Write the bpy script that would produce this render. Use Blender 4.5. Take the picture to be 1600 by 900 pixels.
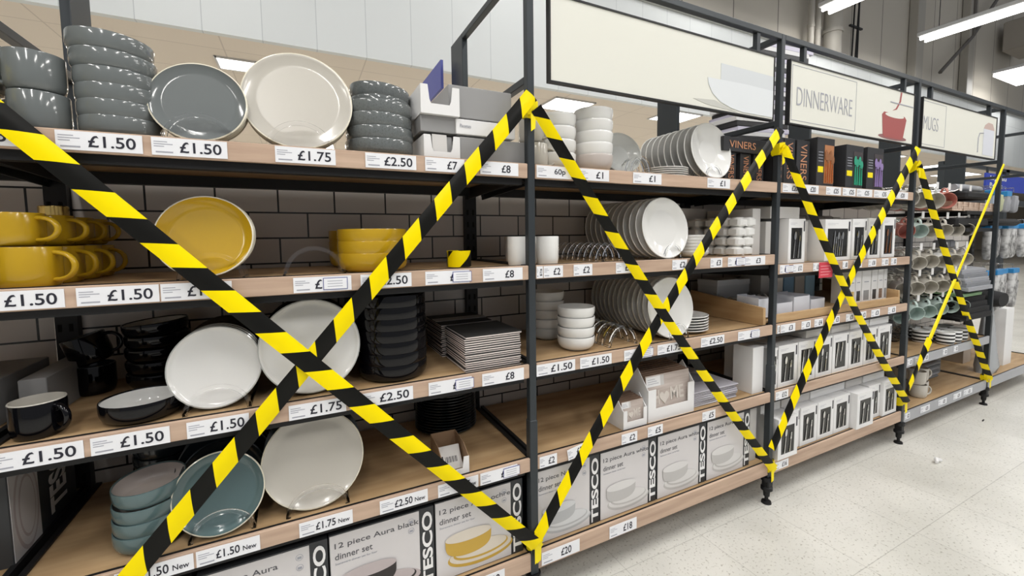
import bpy, math, random
from mathutils import Vector, Matrix
random.seed(7)
for o in list(bpy.data.objects): bpy.data.objects.remove(o)
SC = bpy.context.scene
COL = SC.collection
PI = math.pi

# ---------------------------------------------------------------- camera
cam = bpy.data.objects.new('camera', bpy.data.cameras.new('camera'))
COL.objects.link(cam)
Rt, Up, Fw = Vector((0.89576774,-0.44436663,-0.01176657)), Vector((0.04260395,0.05947386,0.99732029)), Vector((0.44247606,0.89386865,-0.07220654))
cam.matrix_world = Matrix(((Rt.x,Up.x,-Fw.x,-0.6416),(Rt.y,Up.y,-Fw.y,-1.1834),(Rt.z,Up.z,-Fw.z,1.2570),(0,0,0,1)))
cam.data.sensor_width = 36; cam.data.lens = 665.81*36/1600
cam.data.shift_y = -31.1/1600; cam.data.shift_x = -1.77/1600
cam.data.clip_start = .02
SC.camera = cam

# ---------------------------------------------------------------- world, exposure
SC.view_settings.view_transform = 'Standard'; SC.view_settings.look = 'None'
SC.view_settings.gamma = 1; SC.view_settings.use_curve_mapping = False
SC.view_settings.exposure = 0.0
w = bpy.data.worlds.new('store_air'); SC.world = w; w.use_nodes = True
w.node_tree.nodes['Background'].inputs[0].default_value = (.93,.95,1,1)
w.node_tree.nodes['Background'].inputs[1].default_value = 0.30

def area(name, loc, sx, sy, power, rot=(0,0,0), col=(1,.97,.93)):
    l = bpy.data.lights.new(name,'AREA'); l.shape='RECTANGLE'; l.size=sx; l.size_y=sy; l.energy=power; l.color=col
    o = bpy.data.objects.new(name,l); COL.objects.link(o); o.location=loc; o.rotation_euler=rot
    return o
# fluorescent battens of the sales hall: (x, y, z, length along y)
BATTENS = [(-4.4,-1.6),(-1.6,-1.6),(1.3,-1.6),(4.2,-1.6),(7.4,2.2),(10.3,2.0),(7.2,-2.2),(10.2,-2.2),
           (-4.4,-4.6),(-1.6,-4.6),(1.3,-4.6),(4.2,-4.6),(-1.6,1.9),(1.6,1.9),(4.5,1.9)]
for bx_,by_ in BATTENS:
    area('batten_light',(bx_,by_,4.93),.34,1.8,(19 if by_==1.9 else 24 if by_>0 else 56))
for lx in (-6,-3,0,3,6,10,14,19):
    area('far_ceiling_light',(lx,7.2,2.9),.6,.6,42)
    area('far_ceiling_light',(lx,11.5,2.9),.6,.6,32)

# ---------------------------------------------------------------- materials
MATS = {}
def mat(name, col, rough=.5, metal=0, trans=0, ior=1.45, emit=0, coat=0, spec=None):
    if name in MATS: return MATS[name]
    m = bpy.data.materials.new(name); m.use_nodes = True
    b = m.node_tree.nodes['Principled BSDF']
    b.inputs['Base Color'].default_value = (*col,1); b.inputs['Roughness'].default_value = rough
    b.inputs['Metallic'].default_value = metal; b.inputs['Transmission Weight'].default_value = trans
    b.inputs['IOR'].default_value = ior; b.inputs['Coat Weight'].default_value = coat
    if emit: b.inputs['Emission Color'].default_value=(*col,1); b.inputs['Emission Strength'].default_value=emit
    MATS[name] = m; return m
def nt(m):
    t = m.node_tree; return t, t.nodes, t.links, t.nodes['Principled BSDF']
def speckle(m, c1, c2, scale, lo=.4, hi=.6, detail=3, stretch=(1,1,1), bump=0):
    t,n,l,b = nt(m)
    tc=n.new('ShaderNodeTexCoord'); mp=n.new('ShaderNodeMapping'); mp.inputs['Scale'].default_value=stretch
    no=n.new('ShaderNodeTexNoise'); no.inputs['Scale'].default_value=scale; no.inputs['Detail'].default_value=detail
    r=n.new('ShaderNodeValToRGB'); r.color_ramp.elements[0].position=lo; r.color_ramp.elements[1].position=hi
    r.color_ramp.elements[0].color=(*c1,1); r.color_ramp.elements[1].color=(*c2,1)
    l.new(tc.outputs['Object'],mp.inputs[0]); l.new(mp.outputs[0],no.inputs['Vector']); l.new(no.outputs['Fac'],r.inputs[0]); l.new(r.outputs[0],b.inputs['Base Color'])
    if bump:
        bp=n.new('ShaderNodeBump'); bp.inputs['Strength'].default_value=bump; bp.inputs['Distance'].default_value=.002
        l.new(no.outputs['Fac'],bp.inputs['Height']); l.new(bp.outputs[0],b.inputs['Normal'])
    return m
METAL = mat('anthracite_metal',(.035,.042,.048),.42,.25)
BLACKM = mat('black_metal',(.012,.012,.013),.5,.2)
GREYM = mat('grey_metal_strip',(.42,.43,.46),.4,.3)
OAK = speckle(mat('oak_board',(.4,.26,.13),.5),(.34,.215,.105),(.52,.36,.20),3.2,.3,.7,6,(1,7,7))
OAKF = speckle(mat('oak_fascia',(.4,.26,.13),.55),(.42,.29,.21),(.60,.44,.33),3.0,.3,.7,6,(1,1,14))
OAKT = speckle(mat('oak_tray',(.5,.33,.17),.5),(.42,.26,.12),(.56,.38,.2),4,.3,.7,5,(1,1,9))
def brickmat():
    m = mat('grey_brick_tile',(.3,.28,.26),.28); t,n,l,b = nt(m)
    tc=n.new('ShaderNodeTexCoord'); sp=n.new('ShaderNodeSeparateXYZ'); cb=n.new('ShaderNodeCombineXYZ'); l.new(tc.outputs['Object'],sp.inputs[0])
    l.new(sp.outputs['X'],cb.inputs['X']); l.new(sp.outputs['Z'],cb.inputs['Y'])
    br=n.new('ShaderNodeTexBrick'); l.new(cb.outputs[0],br.inputs['Vector'])
    br.inputs['Scale'].default_value=1; br.inputs['Brick Width'].default_value=.18; br.inputs['Row Height'].default_value=.0875
    br.inputs['Mortar Size'].default_value=.0028; br.inputs['Mortar Smooth'].default_value=0
    br.inputs['Color1'].default_value=(.56,.52,.48,1); br.inputs['Color2'].default_value=(.62,.58,.54,1); br.inputs['Mortar'].default_value=(.012,.012,.012,1)
    l.new(br.outputs['Color'],b.inputs['Base Color']); return m
BRICK = brickmat()
def floormat():
    m = mat('vinyl_floor',(.6,.57,.5),.32); t,n,l,b = nt(m)
    tc=n.new('ShaderNodeTexCoord')
    br=n.new('ShaderNodeTexBrick'); l.new(tc.outputs['Object'],br.inputs['Vector']); br.offset=0
    br.inputs['Scale'].default_value=1; br.inputs['Brick Width'].default_value=.405; br.inputs['Row Height'].default_value=.405
    br.inputs['Mortar Size'].default_value=.0016; br.inputs['Mortar Smooth'].default_value=.3
    br.inputs['Color1'].default_value=(.74,.73,.68,1); br.inputs['Color2'].default_value=(.77,.76,.71,1); br.inputs['Mortar'].default_value=(.54,.53,.49,1)
    no=n.new('ShaderNodeTexNoise'); no.inputs['Scale'].default_value=95; no.inputs['Detail'].default_value=4; l.new(tc.outputs['Object'],no.inputs['Vector'])
    r=n.new('ShaderNodeValToRGB'); r.color_ramp.elements[0].position=.30; r.color_ramp.elements[1].position=.42
    r.color_ramp.elements[0].color=(.45,.43,.38,1); r.color_ramp.elements[1].color=(1,1,1,1); l.new(no.outputs['Fac'],r.inputs[0])
    mx=n.new('ShaderNodeMixRGB'); mx.blend_type='MULTIPLY'; mx.inputs[0].default_value=.8
    l.new(br.outputs['Color'],mx.inputs[1]); l.new(r.outputs[0],mx.inputs[2])
    n2=n.new('ShaderNodeTexNoise'); n2.inputs['Scale'].default_value=2.2; n2.inputs['Detail'].default_value=8; l.new(tc.outputs['Object'],n2.inputs['Vector'])
    r2=n.new('ShaderNodeValToRGB'); r2.color_ramp.elements[0].position=.3; r2.color_ramp.elements[1].position=.62
    r2.color_ramp.elements[0].color=(.80,.80,.79,1); r2.color_ramp.elements[1].color=(1,1,1,1); l.new(n2.outputs['Fac'],r2.inputs[0])
    m2=n.new('ShaderNodeMixRGB'); m2.blend_type='MULTIPLY'; m2.inputs[0].default_value=1
    l.new(mx.outputs[0],m2.inputs[1]); l.new(r2.outputs[0],m2.inputs[2]); l.new(m2.outputs[0],b.inputs['Base Color'])
    return m
FLOOR = floormat()
def tapemat():
    m = mat('hazard_tape',(.9,.7,0),.35); m.node_tree.nodes['Principled BSDF'].inputs['Specular IOR Level'].default_value=.16; t,n,l,b = nt(m)
    uv=n.new('ShaderNodeUVMap'); sp=n.new('ShaderNodeSeparateXYZ'); l.new(uv.outputs[0],sp.inputs[0])
    s=n.new('ShaderNodeMath'); s.operation='SUBTRACT'; l.new(sp.outputs['X'],s.inputs[0]); l.new(sp.outputs['Y'],s.inputs[1])
    d=n.new('ShaderNodeMath'); d.operation='DIVIDE'; l.new(s.outputs[0],d.inputs[0]); d.inputs[1].default_value=.141
    f=n.new('ShaderNodeMath'); f.operation='FRACT'; l.new(d.outputs[0],f.inputs[0])
    g=n.new('ShaderNodeMath'); g.operation='LESS_THAN'; l.new(f.outputs[0],g.inputs[0]); g.inputs[1].default_value=.5
    mx=n.new('ShaderNodeMixRGB'); mx.inputs[1].default_value=(.008,.008,.007,1); mx.inputs[2].default_value=(.93,.74,.0,1)
    l.new(g.outputs[0],mx.inputs[0]); l.new(mx.outputs[0],b.inputs['Base Color']); return m
TAPE = tapemat(); YEL = mat('yellow_tape',(.93,.76,.0),.3)
WHITE = mat('white_card',(.80,.80,.80),.55); LAB = mat('label_card',(.84,.85,.88),.4); INK = mat('print_ink',(.018,.018,.03),.6)
GREYINK = mat('grey_ink',(.36,.37,.42),.6); BLUEINK = mat('blue_ink',(.05,.06,.28),.5); WHITEINK = mat('white_ink',(.86,.86,.86),.5)
def glaze(name,c,r=.13): return mat(name,c,r,0,coat=.3)
G_GREY=glaze('grey_glaze',(.15,.165,.165)); G_WHITE=glaze('white_glaze',(.78,.78,.76)); G_CREAM=glaze('cream_glaze',(.52,.495,.44),.2)
G_YEL=glaze('mustard_glaze',(.50,.31,.012),.2); G_BLACK=mat('black_glaze',(.003,.003,.004),.07); G_BLACK.node_tree.nodes['Principled BSDF'].inputs['Specular IOR Level'].default_value=.4; G_TEAL=glaze('teal_glaze',(.10,.155,.16),.16)
G_PINK=glaze('pink_grey_glaze',(.55,.50,.47),.22); G_DARK=glaze('dark_teal_glaze',(.018,.024,.028),.2); G_RIM=glaze('cream_rim_glaze',(.72,.68,.55),.2)
G_GWHITE=glaze('pale_grey_glaze',(.48,.49,.47),.15); G_REDB=glaze('rose_glaze',(.55,.22,.18),.2); G_MINT=glaze('mint_glaze',(.45,.55,.52),.2)
CLEAR = mat('clear_acrylic',(1,1,1),.04,0,1,1.32)
BAG = mat('clear_plastic_bag',(.85,.87,.9),.15,0,.6,1.3)
STEEL = mat('steel',(.75,.75,.74),.18,1); COPPER = mat('copper_ink',(.75,.36,.2),.35,.4); GOLD=mat('gold',(.85,.6,.2),.2,1)
DBOX = mat('black_box_card',(.03,.03,.033),.4); GCARD=mat('grey_card',(.30,.30,.30),.55); LCARD=mat('light_card',(.60,.585,.565),.5)
BROWN=speckle(mat('brown_board',(.2,.13,.09),.6),(.13,.08,.055),(.30,.2,.14),6,.3,.7,5,(1,1,12))
PRINTW=speckle(mat('whitewash_print',(.5,.42,.38),.5),(.42,.35,.31),(.60,.53,.49),5,.3,.7,5,(1,1,14))
KRAFT=mat('kraft_card',(.30,.19,.11),.7); FRONTC=mat('box_front_print',(.66,.64,.64),.4); STRIPC=mat('box_dark_strip',(.035,.038,.042),.4)
SIGNF=mat('sign_face',(.74,.74,.67),.6); BLUE=mat('blue_sign',(.03,.06,.42),.5)

# ---------------------------------------------------------------- mesh helpers
class MB:
    def __init__(s): s.v=[]; s.f=[]; s.mi=[]; s.uv=None
    def add(s,vs,fs,m=0):
        k=len(s.v); s.v+= [tuple(v) for v in vs]
        for f in fs: s.f.append(tuple(i+k for i in f)); s.mi.append(m)
        return s
    def box(s,x0,x1,y0,y1,z0,z1,m=0,c=0,M=None):
        if c<=0:
            vs=[(x,y,z) for z in (z0,z1) for x,y in ((x0,y0),(x1,y0),(x1,y1),(x0,y1))]
            fs=[(0,3,2,1),(4,5,6,7),(0,1,5,4),(1,2,6,5),(2,3,7,6),(3,0,4,7)]
        else:   # chamfered
            vs=[];fs=[]
            ring=lambda z,i:[(x0+c+(0 if 0 else 0),y0+i,z)] 
            def oct_(z,ins): 
                a,b,p,q=x0+ins,x1-ins,y0+ins,y1-ins
                return [(a+c,p,z),(b-c,p,z),(b,p+c,z),(b,q-c,z),(b-c,q,z),(a+c,q,z),(a,q-c,z),(a,p+c,z)]
            for z,i in ((z0,c),(z0+c,0),(z1-c,0),(z1,c)): vs+=oct_(z,i*.999)
            for r in range(3):
                for k in range(8): fs.append((r*8+k,r*8+(k+1)%8,r*8+8+(k+1)%8,r*8+8+k))
            fs.append(tuple(range(7,-1,-1))); fs.append(tuple(range(24,32)))
        if M: vs=[M@Vector(v) for v in vs]
        return s.add(vs,fs,m)
    def lathe(s,prof,n=40,m=0,mats=None,M=None):
        vs=[];fs=[];mm=[]
        idx=[]
        for r,z in prof:
            if r<1e-6: idx.append([len(vs)]); vs.append(Vector((0,0,z)))
            else:
                idx.append(list(range(len(vs),len(vs)+n)))
                for k in range(n): a=2*PI*k/n; vs.append(Vector((r*math.cos(a),r*math.sin(a),z)))
        if M: vs=[M@v for v in vs]
        k0=len(s.v); s.v+=[tuple(v) for v in vs]
        for i in range(len(prof)-1):
            A,B=idx[i],idx[i+1]; mi=mats[i] if mats else m
            for k in range(n):
                if len(A)==1 and len(B)==1: continue
                if len(A)==1: f=(A[0],B[(k+1)%n],B[k])
                elif len(B)==1: f=(A[k],A[(k+1)%n],B[0])
                else: f=(A[k],A[(k+1)%n],B[(k+1)%n],B[k])
                s.f.append(tuple(q+k0 for q in f)); s.mi.append(mi)
        return s
    def tube(s,pts,r,n=8,m=0,cap=True,flat=1.0,side=None):
        pts=[Vector(p) for p in pts]; rings=[]
        up=Vector((0,0,1)); prev=None
        rs=r if isinstance(r,(list,tuple)) else [r]*len(pts)
        vs=[]
        for i,p in enumerate(pts):
            t=(pts[min(i+1,len(pts)-1)]-pts[max(i-1,0)]).normalized()
            if side is not None: a=Vector(side)
            elif prev is None: a=t.cross(up) if abs(t.z)<.95 else t.cross(Vector((1,0,0)))
            else: a=prev-t*prev.dot(t)
            a=(a-t*a.dot(t)).normalized(); b=t.cross(a); prev=a
            for k in range(n):
                q=2*PI*k/n; vs.append(p+a*math.cos(q)*rs[i]*flat+b*math.sin(q)*rs[i])
        fs=[(i*n+k,i*n+(k+1)%n,(i+1)*n+(k+1)%n,(i+1)*n+k) for i in range(len(pts)-1) for k in range(n)]
        if cap: fs+=[tuple(range(n-1,-1,-1)),tuple(range((len(pts)-1)*n,len(pts)*n))]
        return s.add(vs,fs,m)
    def prism(s,poly,y0,y1,m=0):   # outline in XZ, extruded along Y
        n=len(poly); vs=[(x,y0,z) for x,z in poly]+[(x,y1,z) for x,z in poly]
        fs=[tuple(range(n)),tuple(range(2*n-1,n-1,-1))]+[(k,k+n,(k+1)%n+n,(k+1)%n) for k in range(n)]
        return s.add(vs,fs,m)
    def prismx(s,poly,x0,x1,m=0):  # outline in YZ, extruded along X
        n=len(poly); vs=[(x0,y,z) for y,z in poly]+[(x1,y,z) for y,z in poly]
        fs=[tuple(range(n-1,-1,-1)),tuple(range(n,2*n))]+[(k,(k+1)%n,(k+1)%n+n,k+n) for k in range(n)]
        return s.add(vs,fs,m)
    def mesh(s,name,mats,smooth=True,ang=35):
        me=bpy.data.meshes.new(name); me.from_pydata(s.v,[],s.f)
        for m in (mats if isinstance(mats,(list,tuple)) else [mats]): me.materials.append(m)
        me.polygons.foreach_set('material_index',s.mi)
        if smooth:
            me.polygons.foreach_set('use_smooth',[True]*len(s.f))
            try: me.set_sharp_from_angle(angle=math.radians(ang))
            except Exception: pass
        me.update(); return me
def link(name,me,parent=None,loc=(0,0,0),rot=(0,0,0),scale=None):
    o=bpy.data.objects.new(name,me); COL.objects.link(o); o.location=loc; o.rotation_euler=rot
    if scale: o.scale=scale
    if parent: o.parent=parent
    return o
def tag(o,label,cat,group=None,kind=None):
    o['label']=label; o['category']=cat
    if group: o['group']=group
    if kind: o['kind']=kind
    return o
def thing(name,label,cat,loc=(0,0,0),rotz=0,group=None,rot=None):
    o=bpy.data.objects.new(name,None); COL.objects.link(o); o.location=loc; o.rotation_euler=rot or (0,0,rotz); o.empty_display_size=.02
    return tag(o,label,cat,group)
def struct(name,mb,mats,smooth=False):
    o=link(name,mb.mesh(name,mats,smooth)); o['kind']='structure'; return o
ORD=['bottom one','2nd from bottom','3rd from bottom']+['%dth from bottom'%q for q in range(4,34)]
def nth(i,last=None): 
    base=['front one','second','third','fourth','fifth','sixth','seventh','eighth','ninth','tenth','eleventh','twelfth','thirteenth','fourteenth']
    return base[i] if i==0 else base[i]+' from front'
TX={}
def text_mesh(s,mt,bold=0.0,align=None):
    k=(s,mt.name,bold)
    if k in TX: return TX[k]
    cu=bpy.data.curves.new('t','FONT'); cu.body=s; cu.size=1; cu.offset=bold; cu.resolution_u=4; cu.extrude=.004
    o=bpy.data.objects.new('t',cu); COL.objects.link(o); bpy.context.view_layer.update()
    me=bpy.data.meshes.new_from_object(o.evaluated_get(bpy.context.evaluated_depsgraph_get()))
    bpy.data.objects.remove(o); bpy.data.curves.remove(cu)
    xs=[v.co.x for v in me.vertices]; ys=[v.co.y for v in me.vertices]
    x0,x1,y0,y1=min(xs),max(xs),min(ys),max(ys)
    for v in me.vertices: v.co.x-=x0; v.co.y-=y0
    me.materials.clear(); me.materials.append(mt); me.name='lettering'
    TX[k]=(me,x1-x0,y1-y0); return TX[k]
def text(s,mt,parent,x,z,y,w=None,h=None,bold=.0,rot=None,name='lettering'):
    """text facing -Y with its lower left corner at (x,z) and fitted in width w / height h"""
    me,tw,th=text_mesh(s,mt,bold)
    sx=(w/tw) if w else h/th; sz=(h/th) if h else sx
    return link(name,me,parent,(x,y,z),rot or (PI/2,0,0),(sx,sz,.05))
_lm={}
def cached(key,fn):
    if key not in _lm: _lm[key]=fn()
    return _lm[key]

# ================================================================= room
fl=MB().box(-9,42,-8,14,-.1,0); struct('floor',fl,FLOOR)
BEIGE=mat('beige_ceiling',(.60,.53,.45),.8); t,n,l,b=nt(BEIGE)
tc=n.new('ShaderNodeTexCoord'); br=n.new('ShaderNodeTexBrick'); l.new(tc.outputs['Object'],br.inputs['Vector']); br.offset=0
for k_,v_ in (('Scale',1),('Brick Width',1.2),('Row Height',.6),('Mortar Size',.006)): br.inputs[k_].default_value=v_
br.inputs['Color1'].default_value=(.74,.66,.57,1); br.inputs['Color2'].default_value=(.76,.68,.59,1); br.inputs['Mortar'].default_value=(.60,.53,.46,1); l.new(br.outputs['Color'],b.inputs['Base Color'])
struct('ceiling',MB().box(-9,42,3.3,14,3.0,3.06),BEIGE)
BULK=mat('bulkhead_panels',(.72,.75,.75),.6); t,n,l,b=nt(BULK)
tc=n.new('ShaderNodeTexCoord'); sp=n.new('ShaderNodeSeparateXYZ'); cb=n.new('ShaderNodeCombineXYZ'); l.new(tc.outputs['Object'],sp.inputs[0]); l.new(sp.outputs['X'],cb.inputs['X']); l.new(sp.outputs['Z'],cb.inputs['Y'])
br=n.new('ShaderNodeTexBrick'); l.new(cb.outputs[0],br.inputs['Vector']); br.offset=0
for k_,v_ in (('Scale',1),('Brick Width',.435),('Row Height',4),('Mortar Size',.0035)): br.inputs[k_].default_value=v_
br.inputs['Color1'].default_value=(.68,.71,.71,1); br.inputs['Color2'].default_value=(.71,.74,.74,1); br.inputs['Mortar'].default_value=(.5,.53,.54,1); l.new(br.outputs['Color'],b.inputs['Base Color'])
struct('wall_bulkhead',MB().box(-9,42,3.24,3.3,3.0,4.32),BULK)
CLAD=mat('warehouse_cladding',(.27,.25,.22),.7); t,n,l,b=nt(CLAD)
tc=n.new('ShaderNodeTexCoord'); sp=n.new('ShaderNodeSeparateXYZ'); cb=n.new('ShaderNodeCombineXYZ'); l.new(tc.outputs['Object'],sp.inputs[0]); l.new(sp.outputs['X'],cb.inputs['X']); l.new(sp.outputs['Z'],cb.inputs['Y'])
br=n.new('ShaderNodeTexBrick'); l.new(cb.outputs[0],br.inputs['Vector']); br.offset=0
for k_,v_ in (('Scale',1),('Brick Width',1.15),('Row Height',9),('Mortar Size',.012)): br.inputs[k_].default_value=v_
br.inputs['Color1'].default_value=(.50,.465,.40,1); br.inputs['Color2'].default_value=(.53,.495,.43,1); br.inputs['Mortar'].default_value=(.17,.155,.135,1); l.new(br.outputs['Color'],b.inputs['Base Color'])
struct('wall_upper',MB().box(-9,42,3.62,3.7,4.2,12),CLAD)
BACK=mat('far_wall_paint',(.56,.47,.40),.8)
struct('wall_back',MB().box(-9,42,13.9,14,0,3),BACK)
struct('trim_1',MB().box(-9,42,3.2,3.34,4.3,4.36),mat('grey_trim',(.42,.42,.40),.6))
struct('wall_right',MB().box(41.9,42,-8,14,0,12),CLAD)
struct('wall_left',MB().box(-9,-8.9,-8,14,0,12),CLAD)
EMIT=mat('lit_diffuser',(1,.98,.95),.4,emit=5)
TUBE=mat('lit_tube',(1,.99,.97),.4,emit=9); HOUS=mat('white_housing',(.6,.6,.6),.5)
for i,(x,y,sx,sy) in enumerate([(-1.13,3.93,.34,.3),(2.58,3.68,.6,.46),(4.36,3.5,.6,.46),(5.95,3.42,.6,.46),(8.2,3.9,.6,.5),(11.4,3.9,.8,.5),(14.6,4.2,1,.6),(17.3,4.6,1.2,.8),(20.5,6,1.2,.8),(4.5,7.2,.6,.6),(9.5,8,.6,.6)]):
    t_=thing('recessed_light',['small square lit panel in the beige ceiling behind the grey plates','lit ceiling panel seen under the blank sign beside the first post','lit ceiling panel crossed by the dark rear upright','lit ceiling panel partly behind the stacked magazines'][i] if i<4 else 'lit panel in the beige ceiling, number %d further along behind the signs'%(i-3),'ceiling light',(x,y,3.0),group='lit panels of the beige ceiling')
    link('diffuser',MB().box(-sx/2,sx/2,-sy/2,sy/2,-.012,-.002).mesh('diffuser',EMIT,False),t_)
    f=MB(); 
    for a in (-1,1): f.box(a*sx/2-.01,a*sx/2+.01,-sy/2-.01,sy/2+.01,-.016,-.001); f.box(-sx/2,sx/2,a*sy/2-.01,a*sy/2+.01,-.016,-.001)
    link('light_frame',f.mesh('light_frame',HOUS,False),t_)
for i,(bx_,by_) in enumerate(BATTENS):
    nm={4:'twin tube light at the top edge, left of the pipes',5:'long twin tube light at the top right corner'}.get(i,'twin tube ceiling light above the aisle, outside the picture')
    t_=thing('batten_light_fitting',nm,'ceiling light',(bx_,by_,5.0),group='tube lights of the sales hall')
    h=MB(); h.box(-.2,.2,-.95,.95,.0,.07,c=.01); link('housing',h.mesh('housing',HOUS),t_)
    for sx in (-.1,.1): link('tube',MB().tube([(sx,-.93,-.03),(sx,.93,-.03)],.028,10).mesh('tube',TUBE),t_)
    wr=MB()
    for sy in (-.7,.7): wr.tube([(0,sy,.07),(0,sy,3.5)],.006,5)
    link('hanging_wire',wr.mesh('hanging_wire',BLACKM),t_)
t_=thing('square_light_fitting','pair of bright square lights hanging over the far end of the run','ceiling light',(15.4,2.7,4.7))
for k in (-1,1): link('light_panel',MB().box(-.75,.75,-.23,.23,-.03,.03,c=.01).mesh('light_panel',TUBE),t_,(0,k*.26,.35))
link('housing',MB().box(-.8,.8,-.5,.5,.39,.46,c=.01).mesh('housing',HOUS),t_)
# pipes and ducts on the upper wall
PAINT=mat('painted_pipe',(.36,.34,.30),.5)
for i,(x,r,lab) in enumerate([(8.15,.14,'fat grey painted downpipe on the upper wall'),(7.55,.05,'thin grey pipe left of the fat downpipe'),(7.75,.05,'slim grey pipe beside the fat downpipe')]):
    pm=MB().tube([(0,0,0),(0,0,4.6)],r,16)
    for zz in (.5,2.2,3.9): pm.tube([(0,0,zz),(0,0,zz+.06)],r*1.15,16)
    tag(link('wall_pipe',pm.mesh('wall_pipe',PAINT),None,(x,3.46-r*.4,4.37)),lab,'pipe')
cm=MB()
for dx,a in ((0,.0),(.12,.03),(.2,-.04)):
    cm.tube([(dx,0,0),(dx+a,-.02,1.2),(dx-a,0,2.6),(dx,0,4)],.015,6)
for z in (.8,1.7,2.6): cm.box(-.1,.32,-.02,.02,z,z+.03)
tag(link('cable_run',cm.mesh('cable_run',BLACKM),None,(9.0,3.5,4.4)),'bundle of dark cables clipped up the upper wall','cable')
dm=MB().box(0,1.2,-6.2,0,0,.75,c=.02)
for yy in (-1.5,-3,-4.5): dm.box(-.03,1.23,yy,yy+.06,-.03,.78)
tag(link('air_duct',dm.mesh('air_duct',mat('duct',(.34,.31,.27),.5)),None,(16.2,3.5,6.0)),'large square air duct at the upper right','duct')
bm_=MB().tube([(0,0,0),(1.6,0,1.1),(3.3,0,2.6)],.04,6); bm_.tube([(1.6,0,1.1),(1.6,0,2.4)],.05,6)
tag(link('wall_brace',bm_.mesh('wall_brace',mat('dark_brace',(.12,.11,.10),.6)),None,(12.6,3.45,4.9)),'dark diagonal brace on the upper wall above the mugs sign','brace')
for x in (11.6,14.2,19.5,23):
    tag(link('wall_column',MB().box(-.16,.16,-.08,.08,0,7,c=.01).mesh('wall_column',PAINT),None,(x,3.53,4.37)),'grey steel column on the upper wall','column','steel columns of the upper wall')

# ================================================================= shelving frame
W=1.25; P=.0247
SA,SB,SCc,SD,SE=1.485,1.167,.848,.535,.205
def part(name,mb,m,parent=None,smooth=False,ang=35,loc=(0,0,0)): return link(name,mb.mesh(name,m,smooth,ang),parent,loc)
POSTN=['at the far left, outside the picture','in the middle of the picture, the biggest one','between the white crockery and the cutlery','between the cutlery and the mugs','between the mugs and the oven gloves','furthest right, outside the picture']
BAYN={-2:'beyond the left edge',-1:'behind the grey bowls and mustard mugs',0:'behind the white crockery',1:'behind the cutlery boxes',2:'behind the hanging mugs',3:'behind the oven gloves'}
for k in range(-1,5):
    x=k*W
    fr=thing('upright_frame','dark steel post frame with foot, %s'%POSTN[k+1],'shelving frame',(0,0,0))
    pm=MB().box(x,x+P,0,P,.09,2.118,c=.002); pm.box(x-.002,x+P+.002,-.002,P+.002,.13,.66,c=.002)
    part('post',pm,METAL,fr)
    ft=MB().box(x-.004,x+P+.006,-.006,P+.004,.075,.13,c=.004)
    M=Matrix.Translation((x+P/2,P/2,0))
    ft.lathe([(0,.13),(.026,.13),(.026,.112),(.017,.107),(.017,.085),(.025,.08),(.025,.066),(.015,.06),(.013,.035),(.008,.03),(.008,.012),(.02,.01),(.022,0),(0,0)],20,M=M)
    part('foot',ft,BLACKM,fr,smooth=True)
    um=MB().box(x,x+P,.574,.72,1.3,2.118,c=.002); part('rear_upright',um,METAL,fr)
    sl=MB().box(x-.034,x+.014,.480,.52,.0,1.44)
    for z in [i*.05+.1 for i in range(26)]:
        sl.box(x-.028,x-.020,.4785,.480,z,z+.022,1); sl.box(x-.004,x+.004,.4785,.480,z,z+.022,1)
    part('slotted_upright',sl,[BLACKM,mat('slot_black',(.001,.001,.001),.9)],fr)
    part('top_crossbar',MB().box(x,x+P,P,.574,2.094,2.118,c=.002),METAL,fr)
    part('middle_crossbar',MB().box(x,x+P,P,.574,1.732,1.756,c=.002),METAL,fr)
    if k<4:
        nm=['over the grey bowls','over the white crockery','over the cutlery','over the mugs','over the oven gloves'][k+1]
        tag(part('top_rail',MB().box(x+P,x+W,0,P,2.094,2.118,c=.002),METAL),'dark steel front rail along the top %s'%nm,'rail')
for k in range(-1,4):
    ox={-1:-.078-.18*6,0:.042,1:.042+.18*7,2:.042+.18*14,3:.042+.18*21}[k]
    x0=k*W+.015; x1=(k+1)*W-.035
    zo=1.351-.0875*14
    tag(part('tile_back_panel',MB().box(x0-ox,x1-ox,0,.012,.1-zo,1.47-zo),BRICK,loc=(ox,.506,zo)),'grey brick tile back panel %s'%BAYN[k],'back panel')
    tag(part('kick_panel',MB().box(x0,x1,.525,.535,0,.09),BLACKM),'black kick panel under the shelves %s'%BAYN[k],'panel')
tag(part('tile_back_panel',MB().box(0,W-.045,0,.012,0,1.37),BRICK,loc=(-2*W,.506,.1)),'grey brick tile back panel %s'%BAYN[-2],'back panel')

def shelf(k,ztop,where,fasc=OAKF,board=OAK,h=.045,depth=.478,under=True,x0=None,x1=None,lip=.0):
    x=k*W
    a=(x+P+.0015) if x0 is None else x0; b=(x+W-.0015) if x1 is None else x1
    s=thing('shelf','oak shelf with wooden front edge, %s'%where,'shelf',(0,0,0),group=None)
    zt=ztop-.004
    link('board',MB().box(a+.004,b-.004,.014,depth,zt-.022,zt).mesh('board',board,False),s)
    fm=MB().box(a,b,0,.010,ztop-h,ztop,c=.0015); link('front_edge',fm.mesh('front_edge',fasc,False),s)
    lp=MB().box(a+.002,b-.002,.0102,.0138,ztop-h+.002,ztop+.002); 
    for xx in (a-.009 if k>-1 else a,b-.004): lp.box(xx,xx+.013,.03,depth,ztop-.05,ztop+.0015)
    lp.box(a+.01,b-.01,.02,.05,zt-.06,zt-.023); lp.box(a+.01,b-.01,depth-.03,depth,zt-.055,zt-.023)
    for xx in (a+.012,b-.024):   # tapering side brackets
        lp.prismx([(.03,zt-.023),(.03,zt-.05),(depth,zt-.068),(depth,zt-.023)],xx,xx+.006)
    link('support_frame',lp.mesh('support_frame',BLACKM,False),s)
    return s
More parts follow.
